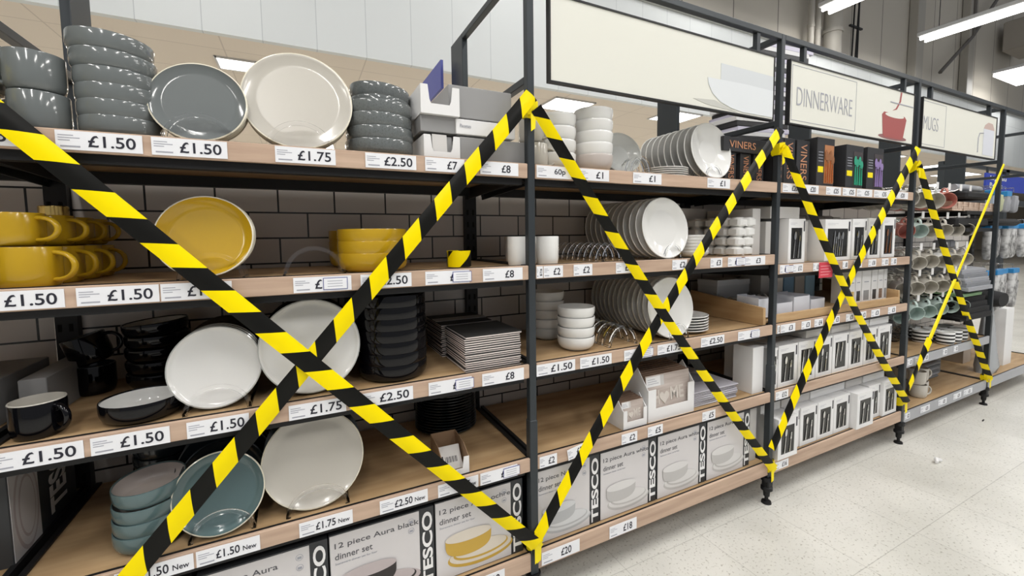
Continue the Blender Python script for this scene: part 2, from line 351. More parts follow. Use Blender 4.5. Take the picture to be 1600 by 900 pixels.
BN={-2:'edge bay',-1:'left bay',0:'white crockery bay',1:'x',2:'cutlery bay',3:'mug bay'}
RN={'A':'topmost row','B':'second row from the top','C':'third row from the top','D':'second row from the floor','E':'lowest row'}
for k in (-2,-1,0): 
    for r,z in (('A',SA),('B',SB),('C',SCc),('D',SD)): shelf(k,z,BN[k]+', '+RN[r])
    shelf(k,SE,BN[k]+', '+RN['E'],h=.062)
for r,z in (('A',SA),('B',1.12),('C',.848),('D',.535)): shelf(1,z,BN[2]+', '+RN[r])
shelf(1,SE-.003,BN[2]+', '+RN['E'],h=.062)
shelf(2,.512,BN[3]+', upper of its two boards',fasc=GREYM,h=.055); shelf(2,.186,BN[3]+', lowest board',fasc=GREYM,h=.065)
s_=shelf(3,.186,'right edge, lowest board beyond the last post',fasc=GREYM,h=.065,x0=3*W+P,x1=4*W) 

# ================================================================= signs
def sign(x0,x1,z0,z1,label):
    s=thing('hanging_sign',label,'sign',(x0,.004,z0)); w,h=x1-x0,z1-z0
    link('panel',MB().box(.006,w-.006,0,.012,.006,h-.006).mesh('panel',SIGNF,False),s)
    f=MB()
    f.box(0,w,-.003,.016,0,.006); f.box(0,w,-.003,.016,h-.006,h); f.box(0,.006,-.003,.016,.006,h-.006); f.box(w-.006,w,-.003,.016,.006,h-.006)
    link('sign_frame',f.mesh('sign_frame',BLACKM,False),s)
    for xx in (.1,w-.12): link('hanger',MB().box(xx,xx+.02,.0,.02,h,2.096-z0).mesh('hanger',METAL,False),s)
    return s,w,h
def ell(mb,cx,cz,a,b,y,m=0,n=36,a0=0,a1=2*PI,th=.0006):
    pts=[(cx+a*math.cos(a0+(a1-a0)*i/n),cz+b*math.sin(a0+(a1-a0)*i/n)) for i in range(n+(0 if a1-a0>6.28 else 1))]
    mb.prism(pts,y,y+th,m); return mb
s,w_,h_=sign(.08,1.21,1.745,2.018,'blank cream sign with a picture of two pale bowls, over the white crockery')
PB1=mat('sign_bowl_print',(.62,.65,.67),.6); PB2=mat('sign_bowl_light_print',(.70,.73,.75),.6); PB3=mat('sign_bowl_shadow_print',(.54,.54,.50),.6)
pm=MB(); pm.prism([(.793,.188),(.793,.12),(1.123,.10),(1.123,.185),(.95,.187)],-.0012,-.0004,0)
pm.prism([(.718,.123),(.722,.10),(.745,.068),(.79,.04),(.86,.022),(.93,.014),(1.123,.014),(1.123,.125),(.95,.128)],-.0018,-.0012,1)
pm.prism([(.64,.034),(.76,.042),(.84,.022),(.9,.010),(.72,.02)],-.0010,-.0004,2)
link('bowl_picture',pm.mesh('bowl_picture',[PB1,PB2,PB3],False),s)
s,w_,h_=sign(1.318,2.462,1.745,2.025,'cream sign reading DINNERWARE with a red cup picture')
text('DINNERWARE',GREYINK,s,.055,.088,-.001,.455,.08,-.014)
lm=MB(); 
for (a,b,c,d) in ((.018,.545,.258,.260),(.018,.545,.02,.022),(.018,.020,.02,.260),(.543,.545,.02,.260)): lm.box(a,b,-.001,0,c,d)
link('border_line',lm.mesh('border_line',GREYINK,False),s)
RED=mat('red_cup_print',(.36,.09,.085),.6); RED2=mat('red_cup_shade_print',(.27,.12,.12),.6)
pm=MB(); pm.prism([(.80,.135),(.815,.03),(.835,.02),(1.01,.02),(1.03,.03),(1.06,.13),(1.04,.145),(.82,.15)],-.0014,-.0006,0)
ell(pm,.92,.024,.15,.014,-.0008,1); ell(pm,.93,.14,.1,.012,-.002,2)
pm.prism([(.985,.27),(1.0,.27),(.99,.22),(.95,.175),(.905,.165),(.94,.18),(.975,.22)],-.0014,-.0006,0)
pm.box(.88,1.13,-.0016,-.0008,.205,.21,3)
link('cup_picture',pm.mesh('cup_picture',[RED,RED2,SIGNF,GREYINK],False),s)
s,w_,h_=sign(2.56,3.63,1.745,2.028,'cream sign reading MUGS with a pale mug picture')
text('MUGS',GREYINK,s,.02,.105,-.001,.185,.075,-.014)
lm=MB(); 
for (a,b,c,d) in ((.012,.30,.262,.264),(.012,.30,.02,.022),(.298,.30,.02,.264)): lm.box(a,b,-.001,0,c,d)
link('border_line',lm.mesh('border_line',GREYINK,False),s)
pm=MB(); pm.prism([(.86,.02),(.86,.19),(1.03,.19),(1.03,.02)],-.0014,-.0006,0); pm.prism([(.86,.19),(.88,.215),(.93,.235),(1.0,.232),(1.03,.2),(1.03,.19)],-.0016,-.0008,1)
pm.tube([(.86,-.001,.16),(.80,-.001,.155),(.78,-.001,.12),(.78,-.001,.03)],.003,6,2)
link('mug_picture',pm.mesh('mug_picture',[mat('mug_print',(.66,.68,.74),.6),mat('cream_top_print',(.55,.42,.38),.6),GREYINK],False),s)

# ================================================================= hazard tape
def ribbon(p0,p1,width=.05,sag=.0,tw=(0,0),n=40,phase=0,bow=0,us=1.0):
    p0,p1=Vector(p0),Vector(p1); L=(p1-p0).length; d=(p1-p0).normalized()
    wv=d.cross(Vector((0,1,0))).normalized()
    if wv.z<0: wv=-wv
    # v axis: left of the direction of travel seen from the aisle
    left=Vector((0,-1,0)).cross(d)
    vs=[];uv=[];fs=[]
    for i in range(n+1):
        t=i/n; p=p0+d*L*t+Vector((0,-bow*math.sin(PI*t),-sag*math.sin(PI*t)))
        a=math.radians(tw[0]+(tw[1]-tw[0])*t+6*math.sin(9*t))
        nn=Vector((0,-1,0)); wd=left*math.cos(a)+nn*math.sin(a); wn=nn*math.cos(a)-left*math.sin(a)
        for j in range(5):
            q=j/4-.5; cur=.0035*math.cos(PI*q*1.0)
            vs.append(p+wd*width*q+wn*cur); uv.append((L*t*us+phase,width*q))
    for i in range(n):
        for j in range(4): a=i*5+j; fs.append((a,a+1,a+6,a+5))
    me=bpy.data.meshes.new('band'); me.from_pydata([tuple(v) for v in vs],[],fs); ul=me.uv_layers.new(name='UVMap')
    for lp in me.loops: ul.data[lp.index].uv=uv[lp.vertex_index]
    me.polygons.foreach_set('use_smooth',[True]*len(fs)); me.update(); return me
def knot(parent,x,z,tails=1,name='knot'):
    b=MB()
    rng=random.Random(int(x*100+z*10))
    for k in range(3):
        pts=[]; zz=z+(k-1)*.014; til=(rng.random()-.5)*.03; g=.004+.002*k
        path=[(-g,-g),(P/2,-g*1.6),(P+g,-g),(P+g*1.3,P/2),(P+g,P+g),(P/2,P+g*1.4),(-g,P+g),(-g*1.3,P/2),(-g,-g)]
        for i,(a,c) in enumerate(path): pts.append((x+a,c,zz+til*math.sin(i*.8)))
        vs=[];fs=[]; hh=.011+.004*rng.random()
        for q in pts: vs+=[(q[0],q[1],q[2]-hh),(q[0],q[1],q[2]+hh)]
        for i in range(len(pts)-1): fs.append((2*i,2*i+2,2*i+3,2*i+1))
        b.add(vs,fs)
    for k in range(tails):
        a=rng.random()*.02
        b.add([(x+a,-.012,z),(x+a+.018,-.014,z+.005),(x+a+.012,-.018,z-.06),(x+a-.002,-.016,z-.07)],[(0,1,2,3)])
    for k in range(3):  # crumpled folds of the knot
        cx=x+rng.random()*P; cz=z+(rng.random()-.5)*.03
        b.add([(cx-.014,-.008,cz-.012),(cx+.012,-.012,cz-.016),(cx+.02,-.02,cz+.004),(cx+.004,-.014,cz+.018),(cx-.012,-.018,cz+.008)],[(0,1,2),(0,2,3),(0,3,4)])
    return link(name,b.mesh(name,YEL,True),parent)
def tape(p0,p1,label,width=.045,mt=TAPE,k0=True,k1=True,**kw):
    t_=thing('barrier_tape',label,'hazard tape',(0,0,0)); me=ribbon(p0,p1,width,**kw); me.materials.append(mt); link('band',me,t_)
    if k0: knot(t_,round(p0[0]/W)*W,p0[2],1)
    if k1: knot(t_,round(p1[0]/W)*W,p1[2],2)
    return t_
y=-.013
tape((-1.24,y-.009,1.605),(.008,y-.009,.248),'yellow and black tape falling from upper left to the foot of the big post',tw=(-15,10),phase=-.1766,us=.957,sag=.0)
tape((.008,y,1.690),(-1.235,y,.265),'yellow and black tape falling from the big post down to the lower left corner',tw=(8,-4),phase=-.1285,us=1.021,k0=False)
tape((.018,y-.009,1.650),(1.250,y-.009,.185),'yellow and black tape falling left to right across the white crockery bay',width=.037,tw=(22,14),phase=-.0328,sag=.045)
tape((1.240,y,1.71),(.012,y,.262),'yellow and black tape rising left to right across the white crockery bay',width=.036,tw=(28,22),phase=-.313,us=1.0166,sag=-.056,k0=False,k1=False)
tape((1.258,y-.009,1.628),(2.505,y-.009,.262),'yellow and black tape falling left to right across the cutlery bay',width=.039,tw=(15,25),phase=.0253,us=.979,sag=.07)
tape((2.49,y,1.73),(1.250,y,.275),'yellow and black tape rising left to right across the cutlery bay',width=.039,tw=(20,18),phase=-.1095,us=1.024,sag=-.05,k0=False,k1=False)
tape((2.51,y,1.635),(3.752,y,.20),'yellow and black tape falling left to right across the mug bay',width=.038,tw=(25,55),phase=-.015,sag=.04,k1=True)
ht=tape((3.74,y,1.72),(2.76,y-.005,.612),'narrow folded all-yellow tape rising left to right across the mug bay',width=.020,mt=YEL,tw=(10,30),k0=False,k1=False)
me=ribbon((2.76,y-.005,.612),(2.515,y-.006,.335),.034,tw=(40,0)); me.materials.append(TAPE); link('unfolded_end',me,ht)
rt=thing('tape_roll','roll of yellow and black tape lying on the second shelf by the rear upright','tape roll',(-.197,.1,SB))
rm=MB().lathe([(.028,0),(.038,0),(.038,.05),(.028,.05),(.028,0)],36); me=rm.mesh('roll',TAPE); 
ul=me.uv_layers.new(name='UVMap')
for lp in me.loops:
    c=me.vertices[lp.vertex_index].co; ul.data[lp.index].uv=(math.atan2(c.y,c.x)*.038+.0,c.z)
link('roll',me,rt)

# ================================================================= price labels
USED=set()
def plabel(x0,x1,ztop,price,under,row,h=.038,new=False,sticker=False,y=-.0022,rot=0):
    w=x1-x0
    lab='%s price label %s'%(price if not sticker else 'stickered '+price,under)
    t_=thing('price_label',lab,'price label',(x0,y,ztop),group=None,rot=(0,rot,0))
    card=MB().box(0,w,0,.0014,-h,0); cd=link('card',card.mesh('card',LAB,False),t_)
    tx0=w*.36; tw=w*.56
    if new: tx0=w*.30; tw=w*.37
    if len(price)<=3: tx0=w*.5; tw=min(w*.36,.042 if len(price)==3 else .03)
    if len(price)==2 and w>.11: tx0=w*.55
    th=min(h*.62,tw*.62 if len(price)<=3 else tw*.42)
    if len(price)<=3: th=h*.6; tw=min(tw,th*(.72*len(price)))
    text(price,INK,cd,tx0,-h*.5-th/2,-.0004,tw,th,.012,name='price_text')
    if new: text('New',INK,cd,w*.72,-h*.5-th*.42,-.0004,w*.22,th*.6,.008,name='new_text')
    sp=MB(); q=h
    for i,(a,b) in enumerate(((.03,.2),(.03,.27),(.03,.16))): sp.box(w*a,w*b,-.0004,0,-q*(.22+.13*i)-.0016,-q*(.22+.13*i))
    link('small_print',sp.mesh('small_print',GREYINK,False),cd)
    bc=MB(); bc.box(w*.05,w*.27,-.0004,0,-q*.86,-q*.78); link('barcode',bc.mesh('barcode',GREYINK,False),cd)
    if sticker:
        sm=MB(); a,b=tx0+tw*.25,tx0+tw*.25+.058; sm.box(a,b,-.0016,-.0006,-h*.9,-h*.1,1); sm.box(a+.0015,b-.0015,-.002,-.0016,-h*.9+.0015,-h*.1-.0015,0)
        for i in range(3): sm.box(a+.01,b-.012,-.0023,-.002,-h*(.3+.18*i)-.0014,-h*(.3+.18*i),2)
        link('sticker',sm.mesh('sticker',[LAB,BLUEINK,GREYINK],False),cd)
    return t_
ZA=SA-.003
for x0,x1,p,u in [(-1.24,-1.115,'£1.50','of the top row under the grey mugs'),(-1.073,-.937,'£1.50','under the tall stack of grey bowls'),(-.922,-.785,'£1.50','under the small grey plates'),(-.689,-.555,'£1.75','under the large cream plate of the top row'),
   (-.483,-.35,'£2.50','under the grey pasta bowls'),(-.325,-.21,'£7','under the white display carton, half behind tape'),(-.161,-.035,'£8','under the grey cartons left of the big post'),
   (.03,.16,'60p','at the top row right of the big post'),(.193,.315,'£1','under the white bowls of the top row'),(.423,.558,'£1','under the clear racks of the top row'),(.803,.935,'£1','under the front white plate of the top row')]:
    plabel(x0,x1,ZA,p,u,'A')
for x0,x1,p,u,s in [(-1.215,-1.08,'£1.50','under the front mustard mug',0),(-1.062,-.927,'£1.50','right of the mustard mugs',0),(-.924,-.792,'£1.50','under the mustard dish on its stand',0),(-.664,-.529,'£1.75','under the empty clear stand',1),(-.506,-.372,'£2.50','under the mustard bowls',0),
   (-.333,-.201,'£7','under the tape roll',1),(-.158,-.024,'£8','on the second row left of the big post',0),(.027,.05,'£2','on the second row touching the big post',0),(.053,.126,'£2','under the white beakers',0),(.169,.245,'£2','right of the white beakers',0),
   (.348,.43,'£3','under the empty rack of the second row',0),(.62,.698,'£2','under the white plates of the second row',0),(.83,.90,'£3','under the low white bowls',0),(.935,1.019,'£3','left under the egg crates',1),(1.04,1.177,'£3','right under the egg crates',0)]:
    plabel(x0,x1,SB-.004,p,u,'B',sticker=bool(s))
for x0,x1,p,u,s in [(-1.215,-1.071,'£1.50','under the black mug',0),(-1.06,-.926,'£1.50','under the low black bowl',0),(-.895,-.773,'£1.50','under the small black rimmed plates',0),(-.688,-.554,'£1.75','under the large plate beneath the tape crossing',0),(-.519,-.377,'£2.50','under the tall black bowl stack',0),
   (-.332,-.2,'£7','under the placemats, left of the pair',1),(-.166,-.023,'£8','under the placemats, right of the pair',0),(.024,.174,'£1.50','on the third row just right of the big post',0),(.195,.33,'£1.50','under the front stack of white bowls',0),(.388,.521,'£1','under the empty rack of the third row',1),(.55,.68,'£1.75','under the white plates of the third row',0),(.785,.923,'£2.50','under the flat stack of white plates',0),(1.011,1.152,'£7','at the wooden wedge',1)]:
    plabel(x0,x1,SCc-.006,p,u,'C',sticker=bool(s))
for x0,x1,p,u,s,nw in [(-1.04,-.899,'£1.50','under the teal bowls',0,1),(-.894,-.765,'£1.50','under the teal plates',0,1),(-.678,-.549,'£1.75','under the large cream plate of the fourth row',0,1),(-.478,-.343,'£2.50','on the empty stretch of the fourth row',0,1),(-.312,-.185,'£7','under the small kraft carton',0,1),(-.178,-.05,'£7','on the fourth row left of the big post',1,1),
   (.033,.1,'£2','on the fourth row just right of the big post',0,0),(.139,.211,'£5','tilted, on the fourth row by the tape',0,0),(.379,.453,'£2','under the small HOME carton',0,0),(.506,.582,'£5','under the big HOME carton',0,0),(.802,.879,'£5','under the pile of printed placemats',0,0)]:
    plabel(x0,x1,SD-.005,p,u,'D',sticker=bool(s),new=bool(nw),rot=(-.16 if 'tilted' in u else 0),y=-.0022 if 'tilted' not in u else -.005)
plabel(.038,.192,SE-.010,'£20','under the Nova dinner set box','E',h=.045); plabel(.325,.454,SE-.012,'£18','under the first Aura white box','E',h=.045); plabel(-.22,-.10,SE-.012,'£18','under the ochre dinner set box','E',h=.045)
for i,(x0,x1,p) in enumerate([(1.285,1.418,'£20'),(1.428,1.56,'£20'),(1.623,1.75,'£25'),(1.767,1.884,'£25'),(1.896,2.045,'£25'),(2.064,2.23,'£35'),(2.265,2.43,'£20')]):
    plabel(x0,x1,ZA,p,'under the black gift boxes, %s from left'%['first','second','third','fourth','fifth','sixth','last'][i],'A2')
for i,(x0,x1,p,s) in enumerate([(1.285,1.35,'£8',1),(1.384,1.458,'£12',0),(1.541,1.599,'£15',0),(1.795,1.842,'£8',0),(1.90,1.977,'£10',0),(2.041,2.119,'£10',0),(2.18,2.25,'£12',0),(2.28,2.341,'£12',0)]):
    plabel(x0,x1,1.117,p,'under the windowed boxes of the second row, %s from left'%['first','second','third','fourth','fifth','sixth','seventh','last'][i],'B2',sticker=bool(s))
for i,(x0,x1,p) in enumerate([(1.28,1.298,'£3'),(1.305,1.415,'£3'),(1.465,1.538,'£3'),(1.57,1.641,'£4'),(1.725,1.789,'£3'),(1.849,1.922,'£3'),(1.979,2.043,'£3'),(2.096,2.184,'£3'),(2.275,2.362,'£3')]):
    plabel(x0,x1,.842,p,'under the cutlery tray, %s from the left'%['first','second','third','fourth','fifth','sixth','seventh','eighth','last'][i],'C2')
plabel(1.285,1.379,.530,'£12','on the fourth row of the third bay','D2'); plabel(1.30,1.40,.190,'£16','at the foot of the second post','E2')
rc=thing('sale_card','red promotional card hanging off the second row of the third bay','card',(1.585,-.005,1.118)); link('card',MB().box(0,.115,0,.001,-.075,0).mesh('card',mat('red_card',(.62,.05,.08),.5),False),rc)
lm=MB(); [lm.box(.012,.1-.02*(i%2),-.0006,0,-.02-.014*i,-.017-.014*i) for i in range(4)]; link('small_print',lm.mesh('small_print',mat('pink_ink',(.8,.35,.38),.5),False),rc)
for i,(x0,x1,z) in enumerate([(2.535,2.593,.508),(2.634,2.72,.508),(2.73,2.802,.508),(3.0,3.06,.508),(3.16,3.22,.508),(2.54,2.60,.178),(2.74,2.86,.178),(2.98,3.1,.178),(3.2,3.32,.178),(3.36,3.5,.178)]):
    plabel(x0,x1,z,'£2' if i%2 else '£3','on grey strip of the mug bay, %s'%(['upper, first','upper, second','upper, third','upper, fourth','upper, fifth','lower, first','lower, second','lower, third','lower, fourth','lower, fifth'][i]),'E3',h=.036)

# ================================================================= crockery makers
def bowl_mesh(R,h,foot,outer,inner,straight=.6,rim=None,n=44):
    def f():
        t=.004; pr=[(0,.004),(foot-.006,.004),(foot-.004,0),(foot,0),(foot+.003,.004)]
        mt=[0,0,0,0]
        for i in range(1,9):
            a=i/8*PI/2; pr.append((foot+.003+(R-foot-.003)*math.sin(a)**.9*1.0,.004+(h*straight)*(1-math.cos(a)))); mt.append(0)
        pr+=[(R,h-.003),(R-.001,h),(R-t+.001,h),(R-t,h-.003)]; mt+=[0,2,2,2]
        for i in range(7,-1,-1):
            a=i/8*PI/2; pr.append((max((foot-.002)+(R-t-foot+.002)*math.sin(a)**.9,0),.009+(h*straight)*(1-math.cos(a)))); mt.append(1)
        pr.append((0,.008)); mt.append(1)
        return MB().lathe(pr,n,mats=mt).mesh('bowl',[outer,inner,rim or outer],True,50)
    return cached(('b',R,h,foot,outer.name,inner.name,straight,rim.name if rim else ''),f)
def plate_mesh(R,outer,inner,rim=None,wellr=.66,h=.02,coupe=True,ring=False,n=56):
    def f():
        w=R*wellr; pr=[(0,.003),(w*.8,.003),(w*.82,0),(w*.86,0),(w*.9,.003),(w*1.02,.005),(R*.9,h*.62),(R,h-.002),(R,h),(R-.003,h+.001),(R*.93,h*.82),(w*1.02,.0095),(w*.98,.008),(w*.9,.0075),(0,.0075)]
        mt=[0,0,0,0,0,0,0,2,2,1,1,1,1,1]
        return MB().lathe(pr,n,mats=mt).mesh('plate',[outer,inner,rim or outer],True,50)
    return cached(('p',R,outer.name,inner.name,rim.name if rim else '',wellr,h),f)
def mug_parts(R,h,outer,inner,hr=.026,taper=.8):
    def f():
        f0=R*taper; pr=[(0,.004),(f0-.006,.004),(f0-.004,0),(f0,.001)]; mt=[0,0,0]
        for i in range(1,7):
            a=i/6*PI/2; pr.append((f0+(R-f0)*math.sin(a),.001+h*.35*(1-math.cos(a)))); mt.append(0)
        pr+=[(R,h-.002),(R-.001,h),(R-.003,h),(R-.004,h-.003),(R-.004,h*.36),(f0-.003,.012),(0,.008)]; mt+=[0,1,1,1,1,1,1]
        return MB().lathe(pr,40,mats=mt).mesh('mug_body',[outer,inner],True,50)
    def g():
        pts=[]
        for i in range(13):
            a=PI/2-PI*i/12; pts.append((R-.004+hr*1.15*math.cos(a)**.8 if math.cos(a)>0 else R-.004,0,h*.52+h*.34*math.sin(a)))
        return MB().tube(pts,.0048,10,flat=1.5,side=(0,1,0)).mesh('handle',outer,True,60)
    return cached(('m',R,h,outer.name,inner.name,taper),f),cached(('h',R,h,outer.name,hr),g)
def bowl(x,y,z,R,h,outer,inner,label,group=None,foot=None,straight=.6,rim=None,tilt=(0,0),name='bowl',cat='bowl'):
    o=link(name,bowl_mesh(R,h,foot or R*.55,outer,inner,straight,rim),None,(x,y,z),(tilt[0],tilt[1],0)); return tag(o,label,cat,group)
def mug(x,y,z,R,h,outer,inner,label,ang=0,group=None,hr=.026,taper=.8,rot=None,name='mug'):
    t_=thing(name,label,'mug',(x,y,z),group=group,rot=rot or (0,0,ang)); a,b=mug_parts(R,h,outer,inner,hr,taper)
    link('mug_body',a,t_); link('handle',b,t_); return t_
def splate(x,y,z,R,outer,inner,label,group=None,lean=12,yaw=0,rim=None,wellr=.66,h=.02,name='plate'):
    th=math.radians(90-lean)
    o=link(name,plate_mesh(R,outer,inner,rim,wellr,h),None,(x,y+R*math.sin(math.radians(lean)),z+R*math.cos(math.radians(lean))+.002),(th,0,yaw)); return tag(o,label,'plate',group)
def fplate(x,y,z,R,outer,inner,label,group=None,rim=None,wellr=.66,h=.02,name='plate'):
    return tag(link(name,plate_mesh(R,outer,inner,rim,wellr,h),None,(x,y,z)),label,'plate',group)
def stand(x,y,z,label,w=.12,h=.065,depth=.06,n=2,gap=None,thick=.006,group=None):
    t_=thing('plate_stand',label,'plate stand',(x,y,z),group=group); gap=gap or depth/(max(n-1,1))
    def f():
        # flat arch band of clear plastic
        vs=[];fs=[];N=20
        for i in range(N+1):
            a=PI*i/N
            for rr,yy in ((1,0),(1,thick),(.86,thick),(.86,0)):
                vs.append((w/2*rr*math.cos(a),yy,(h*(rr if rr==1 else (1-.14*w/2/h)))*math.sin(a) + .001))
        for i in range(N):
            for k in range(4): fs.append((i*4+k,i*4+(k+1)%4,(i+1)*4+(k+1)%4,(i+1)*4+k))
        fs+=[(3,2,1,0),(N*4,N*4+1,N*4+2,N*4+3)]
        return MB().add(vs,fs).mesh('arch',CLEAR,True,40)
    am=cached(('arch',w,h,thick),f)
    for i in range(n): link('arch',am,t_,(0,i*gap,0))
    for sx in (-1,1): link('base_rail',MB().box(sx*w/2-.006 if sx>0 else -w/2,sx*w/2 if sx>0 else -w/2+.006,0,max(gap*(n-1),.03)+thick,0,.006).mesh('base_rail',CLEAR,False),t_)
    return t_

# ---------------------------------------------------------------- top row, first bay
za=SA-.004
R_=.047;H_=.082
mug(-1.118,.07,za,R_,H_,G_GREY,G_GREY,'grey mug, bottom of the pair beside the tall bowl stack',ang=PI*.9,hr=.028)
mug(-1.121,.07,za+H_+.001,R_,H_-.004,G_GREY,G_GREY,'grey mug, top of the pair beside the tall bowl stack',ang=PI*1.06,hr=.028)
mug(-1.232,.085,za,R_,H_,G_GREY,G_GREY,'lower grey mug at the very left edge of the top row',ang=PI)
mug(-1.195,.14,za+.001,.001,.01,G_GREY,G_GREY,'x') if False else None
mug(-1.222,.10,za+H_+.001,R_+.004,H_+.012,G_GREY,G_GREY,'upper grey mug at the very left edge of the top row',ang=-.5,hr=.03)
for i in range(6):
    tl=[(0,0),(0,.01),(0,.0),(0,.02),(0,.045),(0,.055)][i]
    bowl(-.994-[0,.001,.002,.004,.008,.012][i],.098,za+i*.0335+(0 if i<4 else .004*(i-3)),.074,.046,G_GREY,G_GREY,'grey glossy bowl, %s in the tall stack beside the grey mugs'%(ORD[i] if i<5 else 'topmost'),'tall stack of grey bowls',foot=.056,straight=.5,tilt=tl)
for i in range(4): splate(-.842,.045+i*.016,za,.098,G_GREY,G_GREY,'small grey plate with pale rim, %s in its clear stand'%nth(i),'small grey plates on the top row',rim=G_RIM,lean=14,yaw=-.05,wellr=.8,h=.014)
stand(-.842,.03,za,'clear stand in front of the small grey plates',w=.14,h=.068,depth=.06,n=2)
for i in range(4): splate(-.632,.055+i*.018,za+.002,.13,G_GREY if i else G_GREY,G_CREAM if i==0 else G_GREY,'large %s plate of the top row, %s in its clear stand'%('cream faced' if i==0 else 'grey',nth(i)),'large plates on the top row',rim=G_RIM,lean=12,yaw=-.06,wellr=.8,h=.014)
stand(-.632,.03,za,'clear stand in front of the large cream plate of the top row',w=.155,h=.072,depth=.07,n=2)
G_GLINT=speckle(glaze('painted_glint_grey_glaze',(.14,.15,.15)),(.125,.135,.135),(.15,.165,.165),260,.38,.5,2)  # small lamp glints on the bowls, painted faintly into the glaze colour
for i in range(6):
    bowl(-.425+[0,.002,-.002,.0,.012,.010][i],.12+[0,0,0,0,.05,.05][i],za+i*.0345-(.006 if i>3 else 0),.094 if i<4 else .086,.05,G_GLINT,G_GLINT,'grey pasta bowl, %s in the stack left of the display cartons'%(ORD[i] if i<5 else 'topmost'),'stack of grey pasta bowls',foot=.066,straight=.6,tilt=(0,[0,.0,.03,.0,.05,.08][i]))
# display cartons
def ucarton(x,y,z,w,d,h,label,m=WHITE,cut=.5,inner=GCARD,rot=0):
    t_=thing('display_carton',label,'carton',(x,y,z),rot); th=.003
    c=MB(); c.box(0,w,0,d,0,th); c.box(0,th,0,d,th,h); c.box(w-th,w,0,d,th,h); c.box(th,w-th,d-th,d,th,h)
    link('tray',c.mesh('tray',m,False),t_)
    f=MB().prism([(0,0),(w,0),(w,h),(w*.82,h),(w*.78,h*cut),(w*.74,h*(cut-.14)),(w*.26,h*(cut-.14)),(w*.22,h*cut),(w*.18,h),(0,h)],-.003,0)
    link('front_flap',f.mesh('front_flap',m,False),t_); return t_
ucarton(-.318,.035,za,.108,.2,.072,'white open carton holding grey coasters on the top row')
for i in range(4): tag(link('coaster',MB().box(-.04,.04,0,.008,0,.07+.003*i,c=.001).mesh('coaster',GCARD,False),None,(-.268,.045+i*.03,za+.005),(-.12,0,0)),'grey coaster set standing in the white carton, %s'%nth(i),'coaster','grey coaster sets in the white carton')
tag(link('coaster_band',MB().box(-.022,.022,-.002,0,.01,.072).mesh('coaster_band',LCARD,False),None,(-.268,.041,za+.006),(-.12,0,0)),'pale paper band around the front coaster set','paper band')
ucarton(-.325,.032,za+.130,.115,.2,.08,'empty white open carton, upper of the two over the £7 price label')
tag(link('carton_spacer',MB().box(0,.112,0,.19,0,.046,c=.001).mesh('carton_spacer',GCARD,False),None,(-.323,.045,za+.083)),'grey slab between the two white cartons','slab')
def gbox(x,y,z,w,d,h,label,m=GCARD,name='storage_box',cat='box',rot=0,lidm=None,txt=None):
    t_=thing(name,label,cat,(x,y,z),rot)
    link('box_body',MB().box(0,w,0,d,0,h,c=.0015).mesh('box_body',m,False),t_)
    if lidm: link('lid_band',MB().box(-.001,w+.001,-.001,d+.001,h*.8,h+.001).mesh('lid_band',lidm,False),t_)
    if txt: text(txt,GREYINK,t_,w*.06,h*.45,-.001,w*.18,h*.22)
    return t_
gbox(-.207,.04,za,.222,.22,.076,'grey carton beside the big post, lowest of three on the top row')
gbox(-.219,.038,za+.083,.195,.21,.044,'white printed slab between two grey cartons by the big post',m=WHITE,txt='Placemats')
gbox(-.238,.045,za+.133,.205,.21,.092,'grey carton beside the big post, uppermost of three on the top row')
# ---------------------------------------------------------------- top row, second bay
mug(.075,.09,za,.044,.085,G_CREAM,G_CREAM,'cream mug behind the tape on the top row, bottom of its pair',ang=-.3,hr=.03)
mug(.07,.10,za+.086,.044,.085,G_CREAM,G_CREAM,'cream mug behind the tape on the top row, top of its pair',ang=-1.0,hr=.03)
mug(.14,.24,za,.044,.085,G_WHITE,G_WHITE,'white mug behind the cream pair, bottom of its pair',ang=-.3)
mug(.14,.24,za+.086,.044,.085,G_WHITE,G_WHITE,'white mug behind the cream pair, top of its pair',ang=-.3)
for i in range(4): bowl(.175,.115,za+i*.044,.07,.062,G_WHITE,G_WHITE,'white bowl, %s in the left stack of the top row'%['bottom','2nd from bottom','3rd from bottom','topmost'][i],'left white bowl stack on the top row',foot=.034,straight=.8)
for i in range(5): bowl(.325,.10,za+i*.040,.070,.066,G_PINK if i==0 else G_WHITE,G_WHITE,'off-white bowl, %s in the right stack of the top row'%(ORD[i] if i<4 else 'topmost'),'right white bowl stack on the top row',foot=.034,straight=.8)
splate(.46,.10,za,.083,G_GWHITE,G_GWHITE,'pale scalloped plate leaning behind the clear rack on the top row',lean=18,yaw=-.2,wellr=.5,h=.03)
splate(.48,.14,za,.083,G_GWHITE,G_GWHITE,'second pale scalloped plate leaning behind the clear rack on the top row',lean=18,yaw=-.2,wellr=.5,h=.03)
stand(.50,.04,za,'empty clear rack beside the pale plates on the top row',w=.10,h=.07,n=5,gap=.03)
for i in range(9): splate(.885,.055+i*.036,za,.117,G_WHITE,G_WHITE,'white plate with embossed ring, %s in the row on the top shelf'%nth(i),'white plates standing on the top row',lean=10,wellr=.45,h=.028)
stand(.885,.032,za,'clear stand under the front white plate of the top row',w=.10,h=.06,depth=.3,n=9,gap=.036)
for i in range(5): fplate(.70,.12,za+i*.008,.09,G_WHITE,G_WHITE,'white saucer, %s in the low pile on the top row'%(ORD[i] if i<4 else 'topmost'),'low pile of white saucers on the top row',h=.012)
